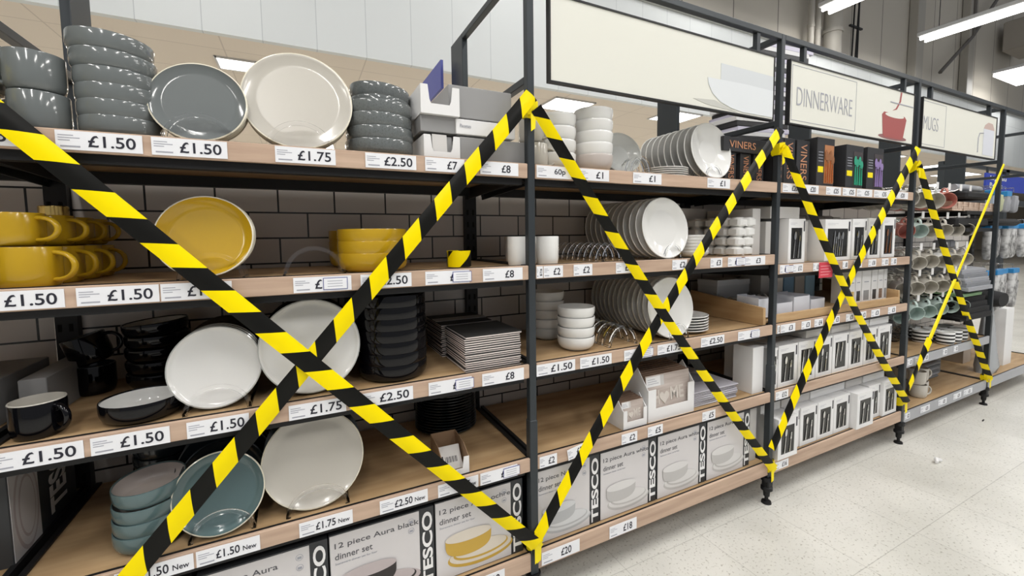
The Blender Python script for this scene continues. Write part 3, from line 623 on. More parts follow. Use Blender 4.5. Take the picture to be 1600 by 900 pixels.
# ---------------------------------------------------------------- cutlery gift boxes, black
def vbox(x,y,z,w,d,h,label,side=True,spine=True,front=None,lying=False):
    t_=thing('cutlery_gift_box',label,'box',(x,y,z))
    link('box_body',MB().box(0,w,0,d,0,h,c=.001).mesh('box_body',DBOX,False),t_)
    if lying: text('VINERS',COPPER,t_,w*.12,h*.25,-.0015,w*.6,h*.5); return t_
    if spine:
        me,tw,th=text_mesh('VINERS',COPPER,0.0)
        L=h*.78; S=w*.5
        link('lettering',me,t_,(w*.28,-.0015,h*.92),(PI/2,PI/2,0),(L/tw,S/th,.05))
    if front:
        m1=front
        wn=link('window',MB().box(w*.42,w*.95,-.0012,0,h*.08,h*.86).mesh('window',mat('copper_window',(.45,.19,.08),.3) if front.name=='copper_metal' else mat('dark_window',(.06,.05,.05),.2),False),t_)
        for k,(fx,sc) in enumerate(((.5,1),(.62,.9),(.76,1),(.88,.85))):
            link('spoon',spoon(m1),wn,(w*fx,-.004,h*.1),(0,0,0),(.9,1,h*.7*sc/.2))
        lm=MB(); [lm.box(w*.08,w*.34,-.0008,0,h*(.7-.06*i),h*(.7-.06*i)+.003) for i in range(4)]; lm.box(w*.06,w*.36,-.001,0,h*.3,h*.42,1)
        link('print',lm.mesh('print',[GREYINK,YEL],False),t_)
    if side:
        me,tw,th=text_mesh('VINERS',COPPER,0.0)
        L=h*.8; S=min(d*.4,.09)
        link('side_lettering',me,t_,(-.0015,d*.28,h*.92),(0,PI/2,-PI/2),(L/tw,S/th,.05))
    return t_
def spoon(m=STEEL):
    def f():
        b=MB(); b.tube([(0,0,0),(0,0,.04),(0,0,.125)],[.005,.004,.0025],8,flat=1.0)
        N=14; vs=[(0,-.002,.16)]
        for i in range(N): a=2*PI*i/N; vs.append((.015*math.cos(a),0,.158+.03*math.sin(a)))
        vs.append((0,.004,.158))
        fs=[(0,1+(i+1)%N,1+i) for i in range(N)]+[(N+1,1+i,1+(i+1)%N) for i in range(N)]
        b.add(vs,fs); return b.mesh('spoon',m,True,70)
    return cached(('spoon',m.name),f)
def fork(m=STEEL):
    def f():
        b=MB(); b.tube([(0,0,0),(0,0,.04),(0,0,.12)],[.005,.004,.0025],8); b.box(-.011,.011,-.001,.001,.12,.142)
        for k in range(4): b.box(-.011+k*.006,-.0075+k*.006,-.001,.001,.142,.185)
        return b.mesh('fork',m,False)
    return cached(('fork',m.name),f)
def knife(m=STEEL):
    def f():
        b=MB(); b.tube([(0,0,0),(0,0,.05),(0,0,.09)],[.006,.006,.004],8); b.prism([(-.005,.09),(.007,.09),(.009,.13),(.007,.18),(0,.2),(-.005,.19)],-.0008,.0008)
        return b.mesh('knife',m,False)
    return cached(('knife',m.name),f)
for i,x in enumerate((.985,1.082,1.172)): vbox(x,.06,za,.068,.28,.128,'black box with copper side lettering left of the second post, %s from the left'%['first','second','third'][i],side=False)
vbox(.96,.05,za+.130,.285,.28,.06,'black box lying on the upright black boxes left of the second post',lying=True,side=False)
for i,(x,w) in enumerate(((1.29,.06),(1.355,.08),(1.452,.10))): vbox(x,.04,za,w,.28,.215,'tall black box with copper spine lettering right of the second post, %s from the left'%['first','second','third'][i],side=False)
ORC=mat('copper_metal',(.85,.36,.16),.2,.9); GRC=mat('green_cutlery',(.05,.42,.26),.25,.3); PUC=mat('violet_cutlery',(.36,.26,.55),.25,.3)
vbox(1.578,.02,za,.145,.28,.235,'black box with copper cutlery in its window',spine=False,front=ORC)
vbox(1.83,.02,za,.16,.28,.222,'black box with green cutlery in its window',spine=False,side=False,front=GRC)
vbox(2.03,.02,za,.165,.28,.225,'black box with violet cutlery in its window',spine=False,side=False,front=PUC)
gbox(2.24,.30,za,.2,.15,.20,'dark box behind the violet cutlery box',m=DBOX)
for i in range(3): gbox(1.34+.005*i,.33,za+.02+i*.0,.0,.0,.0,'x') if False else None
bb=gbox(1.76,.3,za,.5,.16,.27,'blue and black long box behind the cutlery gift boxes',m=DBOX,lidm=BLUE)
MAGM=mat('magazine_print',(.62,.60,.72),.4)
for i in range(31):
    tag(link('magazine',MB().box(-.22,.22,-.10,.10,0,.0235,c=.001,m=0).mesh('magazine',[MAGM,DBOX,WHITE][i%3],False),None,(1.50+.012*i+.02*math.sin(i*1.7),.44,za+.02+i*.0262),(0,-.05,.0)),'folded leaflet pack, %s of the leaning pile behind the signs'%ORD[i],'leaflet pack','pile of leaflet packs behind the dinnerware sign')
# ---------------------------------------------------------------- second row, first bay
zb=SB-.004
my=[(-1.128,.085),(-1.128,.195),(-1.128,.30),(-1.13,.40)]
for i,(x,yy) in enumerate(my):
    mug(x-.035,yy-.005*i,zb,.052,.086,G_YEL,G_YEL,'mustard mug, %s of the lower row'%nth(i),ang=-.35,hr=.036,group='mustard mugs, lower row')
    mug(x-.05+(.0 if i else -.008),yy+.003,zb+.087,.052,.070,G_YEL,G_YEL,'mustard mug, %s of the upper row'%nth(i),ang=-.35,hr=.036,group='mustard mugs, upper row')
jar=thing('glass_jar','clear glass jar with a gold lid behind the mustard mugs','jar',(-1.235,.40,zb))
link('jar_body',MB().lathe([(0,.003),(.035,.003),(.038,.01),(.038,.14),(.026,.155),(.026,.165),(.024,.165),(.024,.154),(.035,.139),(.035,.012),(0,.006)],28).mesh('jar_body',CLEAR),jar)
link('lid',MB().lathe([(0,.166),(.03,.166),(.03,.19),(.028,.192),(0,.192)],28).mesh('lid',GOLD),jar)
for i in range(3): splate(-.845,.05+i*.03,zb,.1,G_CREAM if i else G_RIM,G_YEL if i==0 else G_CREAM,'%s dish on edge on the second row, %s'%('mustard faced' if i==0 else 'cream',nth(i)),'dishes on edge on the second row',lean=16,yaw=-.05,rim=G_RIM,wellr=.8,h=.028)
stand(-.835,.032,zb,'clear stand in front of the mustard dish',w=.135,h=.066,n=2,depth=.08)
stand(-.612,.04,zb,'empty clear arched stand right of the mustard dish',w=.15,h=.075,n=3,gap=.07)
for i in range(3): bowl(-.452,.135,zb+i*.034,.098,.054,G_YEL,G_YEL,'mustard bowl, %s in the front stack'%['bottom','middle','topmost'][i],'front stack of mustard bowls',foot=.076,straight=.55)
for i in range(3): bowl(-.462,.37,zb+i*.034,.098,.054,G_YEL,G_YEL,'mustard bowl, %s in the stack behind'%['bottom','middle','topmost'][i],'rear stack of mustard bowls',foot=.076,straight=.55)
# second row, second bay
for i,(x,yy) in enumerate(((.004,.078),(.112,.072),(.085,.17),(.10,.30),(.155,.36))):
    bm=cached('beaker',lambda:MB().lathe([(0,.003),(.03,.003),(.033,0),(.035,.004),(.0375,.02),(.0385,.094),(.0375,.096),(.0355,.094),(.034,.02),(.028,.008),(0,.007)],36).mesh('beaker',G_WHITE))
    tag(link('beaker',bm,None,(x,yy,zb)),['white handleless beaker just left of the big post','white handleless beaker just right of the big post','white beaker half hidden behind the right one','white beaker furthest back right of the big post','white beaker at the very back right of the big post'][i],'beaker')
for i in range(11): splate(.632,.05+i*.036,zb,.12,G_WHITE,G_WHITE,'white plate, %s in the standing row on the second shelf'%nth(i),'white plates standing on the second row',lean=8,wellr=.62,h=.022)
stand(.66,.03,zb,'long clear rack holding the white plates of the second row',w=.10,h=.06,n=11,gap=.036)
stand(.39,.05,zb,'empty long clear rack left of the white plates on the second row',w=.12,h=.07,n=10,gap=.038)
for i in range(6): bowl(.835,.10,zb+i*.013,.07,.03,G_WHITE,G_WHITE,'low white bowl, %s in the pile by the egg crates'%(ORD[i] if i<5 else 'topmost'),'pile of low white bowls on the second row',foot=.04,straight=.7)
# egg crates / white ceramic crates
def crate_mesh():
    b=MB(); 
    for ix in range(2):
        for iy in range(3):
            b.box(ix*.062+.002,ix*.062+.059,iy*.062+.002,iy*.062+.059,.0,.0415,c=.009)
            b.lathe([(.0,.039),(.02,.039),(.022,.042),(.0,.042)],14,M=Matrix.Translation((ix*.062+.03,iy*.062+.03,0)))
    b.box(.01,.112,.01,.175,.004,.030); return b.mesh('ceramic_crate',G_WHITE,True,40)
CRM=crate_mesh()
for i in range(4): tag(link('ceramic_crate',CRM,None,(1.033+.006*i,.035,zb+.0425*i)),'white ceramic egg crate, %s in the front stack'%['bottom','2nd from bottom','3rd from bottom','topmost'][i],'egg crate','front stack of egg crates')
for i in range(4): tag(link('ceramic_crate',CRM,None,(1.033,.24,zb+.0425*i)),'white ceramic egg crate, %s in the stack behind'%['bottom','2nd from bottom','3rd from bottom','topmost'][i],'egg crate','rear stack of egg crates')
gbox(.92,.32,zb,.30,.14,.225,'large plain grey-brown carton behind the egg crates',m=LCARD)
gbox(1.175,.06,zb,.055,.24,.21,'pale narrow carton between the egg crates and the second post',m=LCARD)
# ---------------------------------------------------------------- third row, first bay
zc=SCc-.004
mug(-1.165,.075,zc,.045,.078,G_BLACK,G_CREAM,'black mug with a cream inside at the front of the third row',ang=-.55,hr=.024)
bowl(-.995,.095,zc,.079,.048,G_BLACK,G_WHITE,'low black bowl with a white inside at the front of the third row',foot=.058,straight=.6,rim=G_BLACK)
mug(-1.168,.36,zc,.046,.08,G_BLACK,G_DARK,'black mug at the back of the third row, bottom of its pair',ang=2.5)
mug(-1.163,.36,zc+.085,.046,.078,G_BLACK,G_DARK,'black mug at the back of the third row, tilted on top of its pair',ang=2.5,rot=(.0,-.3,0))
for i in range(5): bowl(-1.02,.345,zc+i*.036,.075,.046,G_BLACK,G_GWHITE,'black bowl with pale inside, %s in the rear stack, third row'%(ORD[i] if i<4 else 'topmost'),'black bowls at the back of the third row',foot=.045,straight=.7,tilt=(0,-.0 if i<4 else -.08))
for i in range(9): splate(-.845,.06+i*.022,zc,.1,G_BLACK if i%3 else G_BLACK,G_WHITE if i==0 else G_BLACK,'small black plate%s, %s in the clear rack on the third row'%(' with white face' if i==0 else '',nth(i)),'small black plates on the third row',lean=14,rim=G_GWHITE if i<3 else G_BLACK,wellr=.9,h=.013)
stand(-.84,.035,zc,'clear rack in front of the small white faced plates on the third row',w=.14,h=.066,n=3,gap=.09)
for i in range(6): splate(-.63,.06+i*.02,zc+.001,.125,G_BLACK,G_WHITE if i==0 else G_BLACK,'large black plate%s, %s under the tape crossing'%(' with a white face' if i==0 else '',nth(i)),'large black plates on the third row',lean=12,rim=G_BLACK if i else G_GWHITE,wellr=.9,h=.013)
for i in range(6): splate(-.615,.11+i*.02,zc+.012,.128,G_BLACK,G_BLACK,'x') if False else None
stand(-.63,.03,zc,'clear rack in front of the large white faced plate on the third row',w=.155,h=.07,n=3,gap=.08)
for i in range(7): bowl(-.405,.128,zc+i*.0335,.100,.05,G_BLACK,G_BLACK,'black bowl, %s in the tall stack left of the placemats'%(ORD[i] if i<6 else 'topmost'),'tall stack of black bowls on the third row',foot=.082,straight=.5)
for i in range(7): bowl(-.42,.36,zc+i*.0335,.100,.05,G_BLACK,G_BLACK,'black bowl, %s in the stack behind the tall black stack'%(ORD[i] if i<6 else 'topmost'),'rear stack of black bowls on the third row',foot=.082,straight=.5)
mm=cached('mat',lambda:(lambda b:(b.box(0,.19,0,.19,0,.0034,1),b.box(0,.19,0,.19,.0034,.0069,0),b)[-1])(MB()).mesh('placemat',[mat('black_leather',(.02,.02,.02),.6),mat('mat_core',(.78,.70,.66),.7)],False))
for i in range(16):
    r=random.Random(i)
    tag(link('placemat',mm,None,(-.212+r.random()*.005,.022+r.random()*.006,zc+i*.0071),(0,0,(r.random()-.5)*.03)),'black placemat with pale edge, %s of the front pile'%ORD[i],'placemat','front pile of black placemats')
for i in range(16):
    r=random.Random(i+50)
    tag(link('placemat',mm,None,(-.222+r.random()*.005,.232+r.random()*.006,zc+i*.0071),(0,0,(r.random()-.5)*.03)),'black placemat with pale edge, %s of the rear pile'%ORD[i],'placemat','rear pile of black placemats')
tag(link('paper_band',MB().box(-.224,-.03,.285,.34,zc+.1145,zc+.116).mesh('paper_band',mat('grey_paper',(.35,.36,.37),.6),False)),'grey paper band across the rear pile of placemats','paper band')
tag(link('placemat_round',plate_mesh(.10,G_GWHITE,G_GWHITE,wellr=.9,h=.006),None,(-.285,.375,zc+.115)),'x','placemat') if False else None
gb=gbox(-1.235,.17,zc,.048,.22,.10,'plain grey carton at the left end of the third row',m=mat('dull_grey_card',(.26,.26,.26),.6))
gbox(-1.40,.12,zc,.13,.28,.105,'grey printed carton past the left end of the third row',m=mat('dull_grey_card',(.26,.26,.26),.6))
# third row, second bay
for i in range(4): bowl(.255,.11,zc+i*.036,.069,.050,G_WHITE,G_WHITE,'white cereal bowl, %s in the front stack of the third row'%['bottom','2nd from bottom','3rd from bottom','topmost'][i],'front stack of white cereal bowls',foot=.042,straight=.7)
for i in range(5): bowl(.245,.30,zc+i*.036,.069,.050,G_GWHITE if i==0 else G_WHITE,G_WHITE,'white cereal bowl, %s in the rear stack of the third row'%(ORD[i] if i<4 else 'topmost'),'rear stack of white cereal bowls',foot=.042,straight=.7)
for i in range(13): splate(.672,.05+i*.030,zc,.122,G_CREAM if i else G_WHITE,G_WHITE,'off-white plate, %s in the standing row on the third shelf'%nth(i),'off-white plates standing on the third row',lean=8,wellr=.78,h=.018)
stand(.70,.03,zc,'long clear rack holding the off-white plates of the third row',w=.10,h=.06,n=9,gap=.045)
stand(.43,.05,zc,'empty long clear rack left of the off-white plates on the third row',w=.135,h=.075,n=8,gap=.04)
for i in range(6): fplate(.835,.13,zc+i*.0115,.098,G_WHITE,G_WHITE,'off-white plate, %s in the flat pile on the third row'%(ORD[i] if i<5 else 'topmost'),'flat pile of off-white plates',wellr=.75,h=.016)
# ---------------------------------------------------------------- wedge cutlery tray of the third bay
tr=thing('cutlery_tray','long oak tray with wedge shaped ends on the third row of the cutlery bay','tray',(0,0,0))
wp=[(.016,.846),(.42,.846),(.42,.965),(.018,.925)]
link('end_panel',MB().prismx(wp,1.205,1.222).mesh('end_panel',OAKT,False),tr)
link('end_panel',MB().prismx([(.016,.846),(.42,.846),(.42,.965),(.018,.925)],2.43,2.447).mesh('end_panel',OAKT,False),tr)
link('tray_front',MB().box(1.29,2.43,.014,.028,.848,.888,c=.001).mesh('tray_front',OAKT,False),tr)
link('tray_base',MB().prismx([(.03,.851),(.42,.851),(.42,.885),(.03,.858)],1.224,2.428).mesh('tray_base',OAKT,False),tr)
for i,(x,w,h,zz) in enumerate([(1.235,.07,.1,0),(1.31,.06,.09,0),(1.373,.12,.066,0),(1.505,.13,.09,0),(1.648,.12,.064,0)]):
    t_=thing('cutlery_holder','white open holder of loose cutlery in the oak tray, %s from the left'%['first','second','third','fourth','fifth'][i],'holder',(x,.06,.868),group='white cutlery holders'); d=.11
    c=MB(); th=.002; c.box(0,w,0,d,0,th); c.box(0,w,0,th,th,h*.9); c.box(0,w,d-th,d,th,h); c.box(0,th,th,d-th,th,h*.95); c.box(w-th,w,th,d-th,th,h*.95)
    link('holder_body',c.mesh('holder_body',mat('holder_white',(.72,.74,.80),.45),False),t_)
    for k in range(7):
        r=random.Random(i*10+k); me=[spoon(),fork(),knife()][k%3]
        cu=tag(link(['spoon','fork','knife'][k%3],me,None,(x+.012+r.random()*(w-.03),.075+r.random()*.06,.872),(-1.05-.35*r.random(),(r.random()-.5)*.5,(r.random()-.5)*.5)),'loose steel %s in the %s holder from left, piece %d'%(['spoon','fork','knife'][k%3],['first','second','third','fourth','fifth'][i],k+1),['spoon','fork','knife'][k%3],'loose cutlery in the oak tray')
gbox(1.235,.28,.885,.155,.12,.14,'grey lidded box, left of the two at the back of the oak tray',m=mat('cool_grey_card',(.34,.36,.38),.5),lidm=mat('cool_grey_lid',(.40,.42,.44),.5))
gbox(1.40,.29,.885,.10,.11,.135,'grey lidded box, right of the two at the back of the oak tray',m=mat('cool_grey_card',(.34,.36,.38),.5),lidm=mat('cool_grey_lid',(.40,.42,.44),.5))
for i in range(5): gbox(1.52+i*.10,.24,.88,.09,.12,.16+.01*(i%2),'%s upright box at the back of the oak tray, %s from the left'%(['grey','grey','blue edged','grey','blue edged'][i],['first','second','third','fourth','fifth'][i]),m=[GCARD,LCARD,mat('blue_edge',(.10,.22,.36),.5),GCARD,mat('sky_edge',(.25,.42,.58),.5)][i])
for i,(a,b,wd) in enumerate([(2.02,2.08,0),(2.083,2.143,1),(2.148,2.243,2),(2.25,2.316,3),(2.32,2.382,4),(2.385,2.425,5)]):
    t_=thing('tall_gadget_box','tall slim white box with a small window, %s from the left in the oak tray'%['first','second','third','fourth','fifth','last'][i],'box',(a,.07,.862),group='tall slim boxes in the oak tray'); w=b-a-.003
    link('box_body',MB().box(0,w,0,.09,0,.19,c=.001).mesh('box_body',WHITE,False),t_)
    link('window',MB().box(w*.2,w*.8,-.001,0,.02,.075).mesh('window',[GOLD,DBOX,GCARD,DBOX,BROWN,GCARD][wd],False),t_)
    link('print',MB().box(w*.25,w*.75,-.0008,0,.12,.125).mesh('print',GREYINK,False),t_)
for i in range(4): gbox(1.45+.0,.25,.535,.0,.0,.0,'x') if False else None
# ---------------------------------------------------------------- windowed cutlery boxes
def wbox(x,y,z,w,h,d,label,group=None,items=('s','f'),tilt=0,wf=(.16,.84,.10,.80),handle=STEEL,invert=False):
    t_=thing('cutlery_box',label,'box',(x,y,z),group=group,rot=(tilt,0,0))
    a,b,c,e=wf; t=.004
    def f():
        m=MB(); m.box(0,w,t,d,0,h); m.box(0,w*a,0,t,0,h); m.box(w*b,w,0,t,0,h); m.box(w*a,w*b,0,t,0,h*c); m.box(w*a,w*b,0,t,h*e,h); return m.mesh('carton',WHITE,False)
    link('carton',cached(('wb',w,h,d,wf),f),t_)
    wt_=link('window_tray',cached(('wt',w,h,wf),lambda:MB().box(w*a,w*b,t-.001,t,h*c,h*e).mesh('window_tray',mat('black_tray',(.012,.012,.012),.25),False)),t_)
    L=h*(e-c)
    for k,it in enumerate(items):
        me={'s':spoon(handle),'f':fork(handle),'k':knife(handle)}[it]
        fx=a+(b-a)*(.3+.4*k/max(len(items)-1,1)); s=L*.9/.2*(1 if k%2==0 else .82)
        link({'s':'spoon','f':'fork','k':'knife'}[it],me,wt_,(w*fx-.004,.0005,h*c+L*.04 if not invert else h*e-L*.04),(0,.12 if not invert else PI+.12,0),(s*.9,.6,s))
    link('print',cached(('pr',w,h),lambda:(lambda m:(m.box(w*.1,w*.5,-.0006,0,h*.90,h*.905),m.box(w*.1,w*.38,-.0006,0,h*.87,h*.875),m.box(w*.90,w*.96,-.0006,0,h*.72,h*.95,1),m)[-1])(MB()).mesh('print',[GREYINK,INK],False)),t_)
    return t_
z2=1.116
seq=['first','second','third','fourth','fifth','sixth','seventh','eighth','ninth']
wbox(1.393,.03,z2,.13,.212,.26,'windowed cutlery box, first from the left on the second row of the cutlery bay',items='sk')
gbox(1.285,.07,z2,.10,.24,.20,'plain pale carton beside the second post on the second row',m=LCARD); 
gbox(1.30,.06,z2+.214,.225,.26,.055,'plain pale carton lying on the first windowed box',m=LCARD)
gbox(1.53,.10,z2,.14,.26,.205,'plain pale carton between the first and the wide windowed box',m=LCARD)
wbox(1.69,.03,z2,.235,.212,.26,'wide windowed cutlery box of the second row in the cutlery bay',items='kfsks',wf=(.1,.9,.1,.78))
wbox(1.94,.03,z2,.14,.216,.26,'windowed cutlery box just right of the wide one',items='sf')
wbox(2.10,.03,z2,.125,.222,.26,'windowed cutlery box behind the rising tape on the second row',items='kf')
wbox(2.235,.025,z2,.14,.228,.26,'windowed cutlery box with brown handles at the right end of the second row',items='sk',handle=mat('brown_handle',(.30,.13,.06),.3,.5))
for i in range(9):
    gbox(1.60+i*.093,.33,z2+.0,.085,.12,.245+.005*(i%2),'pale carton at the back of the second row, %s from the left'%seq[i],m=LCARD)
zd=SD-.004
dx=[1.149,1.295,1.346,1.498,1.645,1.80,1.955,2.10,2.25]
gbox(1.165,.032,zd,.075,.10,.215,'plain white box left of the second post on the fourth row',m=WHITE)
for i,(x,w,inv) in enumerate([(1.285,.055,0),(1.346,.148,0),(1.502,.142,1),(1.65,.142,0),(1.80,.148,1),(1.955,.142,0),(2.104,.142,0),(2.252,.15,0)]):
    wbox(x,.028,zd,w,.20 if i else .195,.24,'windowed cutlery box on the fourth row, %s from the left of eight'%seq[i],'windowed cutlery boxes on the fourth row',items='kk' if inv else 'sf',invert=bool(inv),tilt=0)
for i,(a,b) in enumerate([(1.60,1.82),(1.825,2.0),(2.005,2.2),(2.205,2.42)]):
    gbox(a,.05,zd+.203,b-a-.005,.2,.055-.01*(i%2),'flat white box lying on the fourth row boxes, %s from the left'%seq[i],m=LCARD if i<2 else WHITE)
ze=SE-.007
for i,(x,w) in enumerate([(1.305,.15),(1.463,.07),(1.535,.142),(1.682,.144),(1.83,.15),(1.99,.17),(2.185,.125),(2.315,.155)]):
    yy=[-.008,.03,.025,.025,.025,-.006,.03,.015][i]
    wbox(x,yy,ze+(0 if i!=0 else .0)+.0032,w,.195,.24,'windowed cutlery box on the lowest row, %s from the left of eight'%seq[i],'windowed cutlery boxes on the lowest row',items='sf')
for i,(a,b) in enumerate([(1.29,1.445),(1.45,1.69),(1.695,2.02),(2.03,2.2),(2.21,2.45)]):
    gbox(a,.07,ze+.20,b-a-.005,.22,.085-.012*(i%2),'flat white box lying on the lowest row boxes, %s from the left'%seq[i],m=LCARD if i%2 else WHITE)

# ---------------------------------------------------------------- fourth row, first bay
zdd=SD-.004
for i in range(4): bowl(-1.0+.002*i,.105,zdd+i*.0345+(.006 if i==3 else 0),.0715,.046,G_TEAL,G_PINK,'teal bowl with a greyish pink inside, %s in the front stack'%['bottom','2nd from bottom','3rd from bottom','topmost'][i],'front stack of teal bowls',foot=.055,straight=.55,tilt=(.02*i,-.015*i))
for i in range(6): bowl(-1.01,.30,zdd+i*.032,.0715,.046,G_DARK,G_PINK,'dark bowl, %s in the stack behind the teal bowls'%(ORD[i] if i<5 else 'topmost'),'stack of dark bowls behind the teal ones',foot=.044,straight=.6)
splate(-.85,.045,zdd,.098,G_TEAL,G_TEAL,'teal plate on edge in front on the fourth row',lean=16,rim=G_RIM,wellr=.8)
for i in range(6): splate(-.85,.12+i*.03,zdd+.0,.1+.012*(i>0),G_DARK,G_DARK,'dark teal plate, %s behind the teal plate'%nth(i),'dark plates behind the teal plate',lean=12,rim=G_DARK,wellr=.8)
stand(-.845,.03,zdd,'clear stand in front of the teal plate',w=.14,h=.066,n=2,depth=.07)
for i in range(5): splate(-.635,.05+i*.018,zdd,.127,G_DARK if i else G_RIM,G_CREAM if i==0 else G_DARK,'large %s plate, %s in the stand on the fourth row'%('cream' if i==0 else 'dark',nth(i)),'large plates on the fourth row',lean=14,rim=G_RIM if i==0 else G_DARK,wellr=.82,h=.016)
stand(-.63,.03,zdd,'clear stand in front of the large cream plate on the fourth row',w=.155,h=.07,n=3,gap=.06)
for i in range(14): fplate(-.165,.385,zdd+i*.0105,.118-.0003*i,G_DARK,G_DARK,'dark plate, %s in the round pile behind the kraft carton'%ORD[i],'pile of dark plates on the fourth row',h=.014)
kc=thing('kraft_carton','small open kraft carton with a white cut-out front on the fourth row','carton',(-.29,.026,zdd),-.04)
c=MB(); w,d,h=.085,.15,.075; th=.002
c.box(0,w,0,d,0,th); c.prismx([(0,th),(d,th),(d,h),(.05,h),(0,h*.7)],0,th); c.prismx([(0,th),(d,th),(d,h),(.05,h),(0,h*.7)],w-th,w); c.box(th,w-th,d-th,d,th,h)
link('tray',c.mesh('tray',KRAFT,False),kc); link('front_flap',MB().prism([(0,0),(w,0),(w,h*.72),(w*.8,h*.72),(w*.75,h*.25),(w*.25,h*.22),(w*.2,h*.4),(0,h*.4)],-.002,0).mesh('front_flap',WHITE,False),kc)
cc=thing('coaster_pack','white wrapped coaster pack with a barcode in the kraft carton','coaster pack',(-.283,.055,zdd+.004),-.04,rot=(-.75,0,-.04))
link('pack',MB().box(0,.07,0,.012,0,.075,c=.001).mesh('pack',LCARD,False),cc); bc=MB(); [bc.box(.018+k*.0045,.0195+k*.0045+.001*(k%2),-.0006,0,.022,.04) for k in range(9)]; bc.box(.004,.012,-.0006,0,.02,.03); bc.box(.004,.012,-.0006,0,.034,.044); link('barcode',bc.mesh('barcode',INK,False),cc)
# big set box in the far left bay
def setbox(x,y,z,w,d,h,label,colr,name2,side=False,sw=.045,pic=True,thingname='dinner_set_box'):
    t_=thing(thingname,label,'box',(x,y,z))
    fw=w-sw
    link('carton',MB().box(0,w,0,d,0,h,c=.001).mesh('carton',STRIPC,False),t_)
    fp=link('front_print',MB().box(.002,fw,-.0012,.0,.003,h-.003).mesh('front_print',FRONTC,False),t_)
    text('12 piece '+name2,GREYD,fp,.014,h-.046,-.0016,fw*.13*len('12 piece '+name2)*.38,.02,.006,name='title_text')
    text('dinner set',GREYD,fp,.014,h-.074,-.0016,fw*.40,.018,.006,name='title_text')
    text('Stoneware dinner set for four',GREYINK,fp,.014,h-.088,-.0016,fw*.45,.006,.0,name='small_print')
    ic=MB()
    for zz in (.028,.056):
        for i in range(24):
            a=2*PI*i/24; b=2*PI*(i+1)/24; X,Z=fw-.024,h-zz
            ic.add([(X+.009*math.cos(a),-.0017,Z+.009*math.sin(a)),(X+.009*math.cos(b),-.0017,Z+.009*math.sin(b)),(X+.0078*math.cos(b),-.0017,Z+.0078*math.sin(b)),(X+.0078*math.cos(a),-.0017,Z+.0078*math.sin(a))],[(0,3,2,1)])
        ic.box(fw-.029,fw-.019,-.0019,-.0015,h-zz-.004,h-zz+.002)
    link('care_icons',ic.mesh('care_icons',GREYINK,False),fp)
    cA,cB,cC=colr; pm=MB()
    cx=fw*.5; k=fw/.24
    ell(pm,cx+.02*k,.050*k,.105*k,.034*k,-.0018,0); ell(pm,cx+.02*k,.056*k,.100*k,.030*k,-.0024,1)
    ell(pm,cx+.02*k,.062*k,.088*k,.026*k,-.0030,0); ell(pm,cx+.02*k,.066*k,.083*k,.023*k,-.0036,1)
    # bowl: half ellipse with its opening
    N=24; pts=[(cx-.02*k+.072*k*math.cos(PI+PI*i/N),.118*k-(.060*k)*abs(math.sin(PI*i/N))**.45) for i in range(N+1)]
    pm.prism(pts,-.0044,-.0038,0); ell(pm,cx-.02*k,.118*k,.072*k,.017*k,-.0050,1)
    link('picture',pm.mesh('picture',[cA,cB],False),fp)
    me,tw,th=text_mesh('TESCO',WHITEINK,.03)
    link('brand_lettering',me,t_,(w-.006,-.0015,.008),(PI/2,-PI/2,0),((h-.02)/tw,(sw-.014)/th,.05))
    return t_
GREYD=mat('title_ink',(.10,.10,.11),.5)
prt=lambda n,c:mat(n,c,.45)
cw=(prt('print_white_shade',(.50,.49,.48)),prt('print_white',(.68,.67,.66))); 
setW=(cw[0],cw[1],None); setK=(prt('print_black',(.035,.03,.03)),prt('print_pinkgrey',(.50,.44,.44)),None); setY=(prt('print_ochre',(.56,.36,.06)),prt('print_cream',(.68,.62,.53)),None); setG=(prt('print_pale_grey',(.46,.47,.48)),prt('print_pale',(.64,.65,.66)),None); setT=(prt('print_dusk',(.30,.26,.28)),prt('print_pinkgrey',(.50,.44,.44)),None)
for x,w,h,c,nm,lb in [(-1.205,.288,.245,setT,'Aura grey','dinner set box at the lower left corner, mostly out of view'),(-.905,.292,.245,setT,'Aura','dinner set box reading Aura, left of the black set box'),(-.61,.292,.25,setK,'Aura black','dinner set box reading Aura black'),(-.315,.30,.255,setY,'Aura ochre','dinner set box reading Aura ochre with a mustard bowl picture'),
     (.032,.272,.262,setG,'Nova','dinner set box reading Nova right of the big post'),(.307,.278,.262,setW,'Aura white','Aura white dinner set box, first from the left of three'),(.59,.278,.262,setW,'Aura white','Aura white dinner set box, second from the left of three'),(.873,.283,.262,setW,'Aura white','Aura white dinner set box, third from the left of three')]:
    setbox(x,.032,ze+.0032,w,.30,h,lb,c,nm)
gbox(1.175,.05,ze+.0032,.055,.25,.255,'pale narrow box between the last Aura white box and the second post',m=LCARD)
# box in the far left bay, on the fourth row
lb=thing('dinner_set_box','large dinner set box at the left edge under the black mug','box',(-1.52,.13,zdd))
link('carton',MB().box(0,.27,0,.30,0,.24,c=.001).mesh('carton',STRIPC,False),lb)
link('side_print',MB().box(.27,.2712,.004,.115,.004,.236).mesh('side_print',FRONTC,False),lb)
pm=MB()
N=30
for a_,b_,m_,xx in ((.050,.105,0,.2716),(.044,.094,1,.2722),(.034,.075,0,.2728),(.030,.068,1,.2734)):
    pm.add([(xx,.062+a_*math.cos(2*PI*i/N),.11+b_*math.sin(2*PI*i/N)) for i in range(N)],[tuple(range(N))],m_)
link('side_picture',pm.mesh('side_picture',[setK[1],FRONTC],False),lb)
me,tw,th=text_mesh('TESCO',WHITEINK,.03)
o=link('brand_lettering',me,lb)
o.matrix_local=Matrix.Translation((.2716,.245,.025))@Matrix(((0,0,1,0),(0,-1,0,0),(1,0,0,0),(0,0,0,1)))@Matrix.Diagonal((.205/tw,.085/th,.05,1))
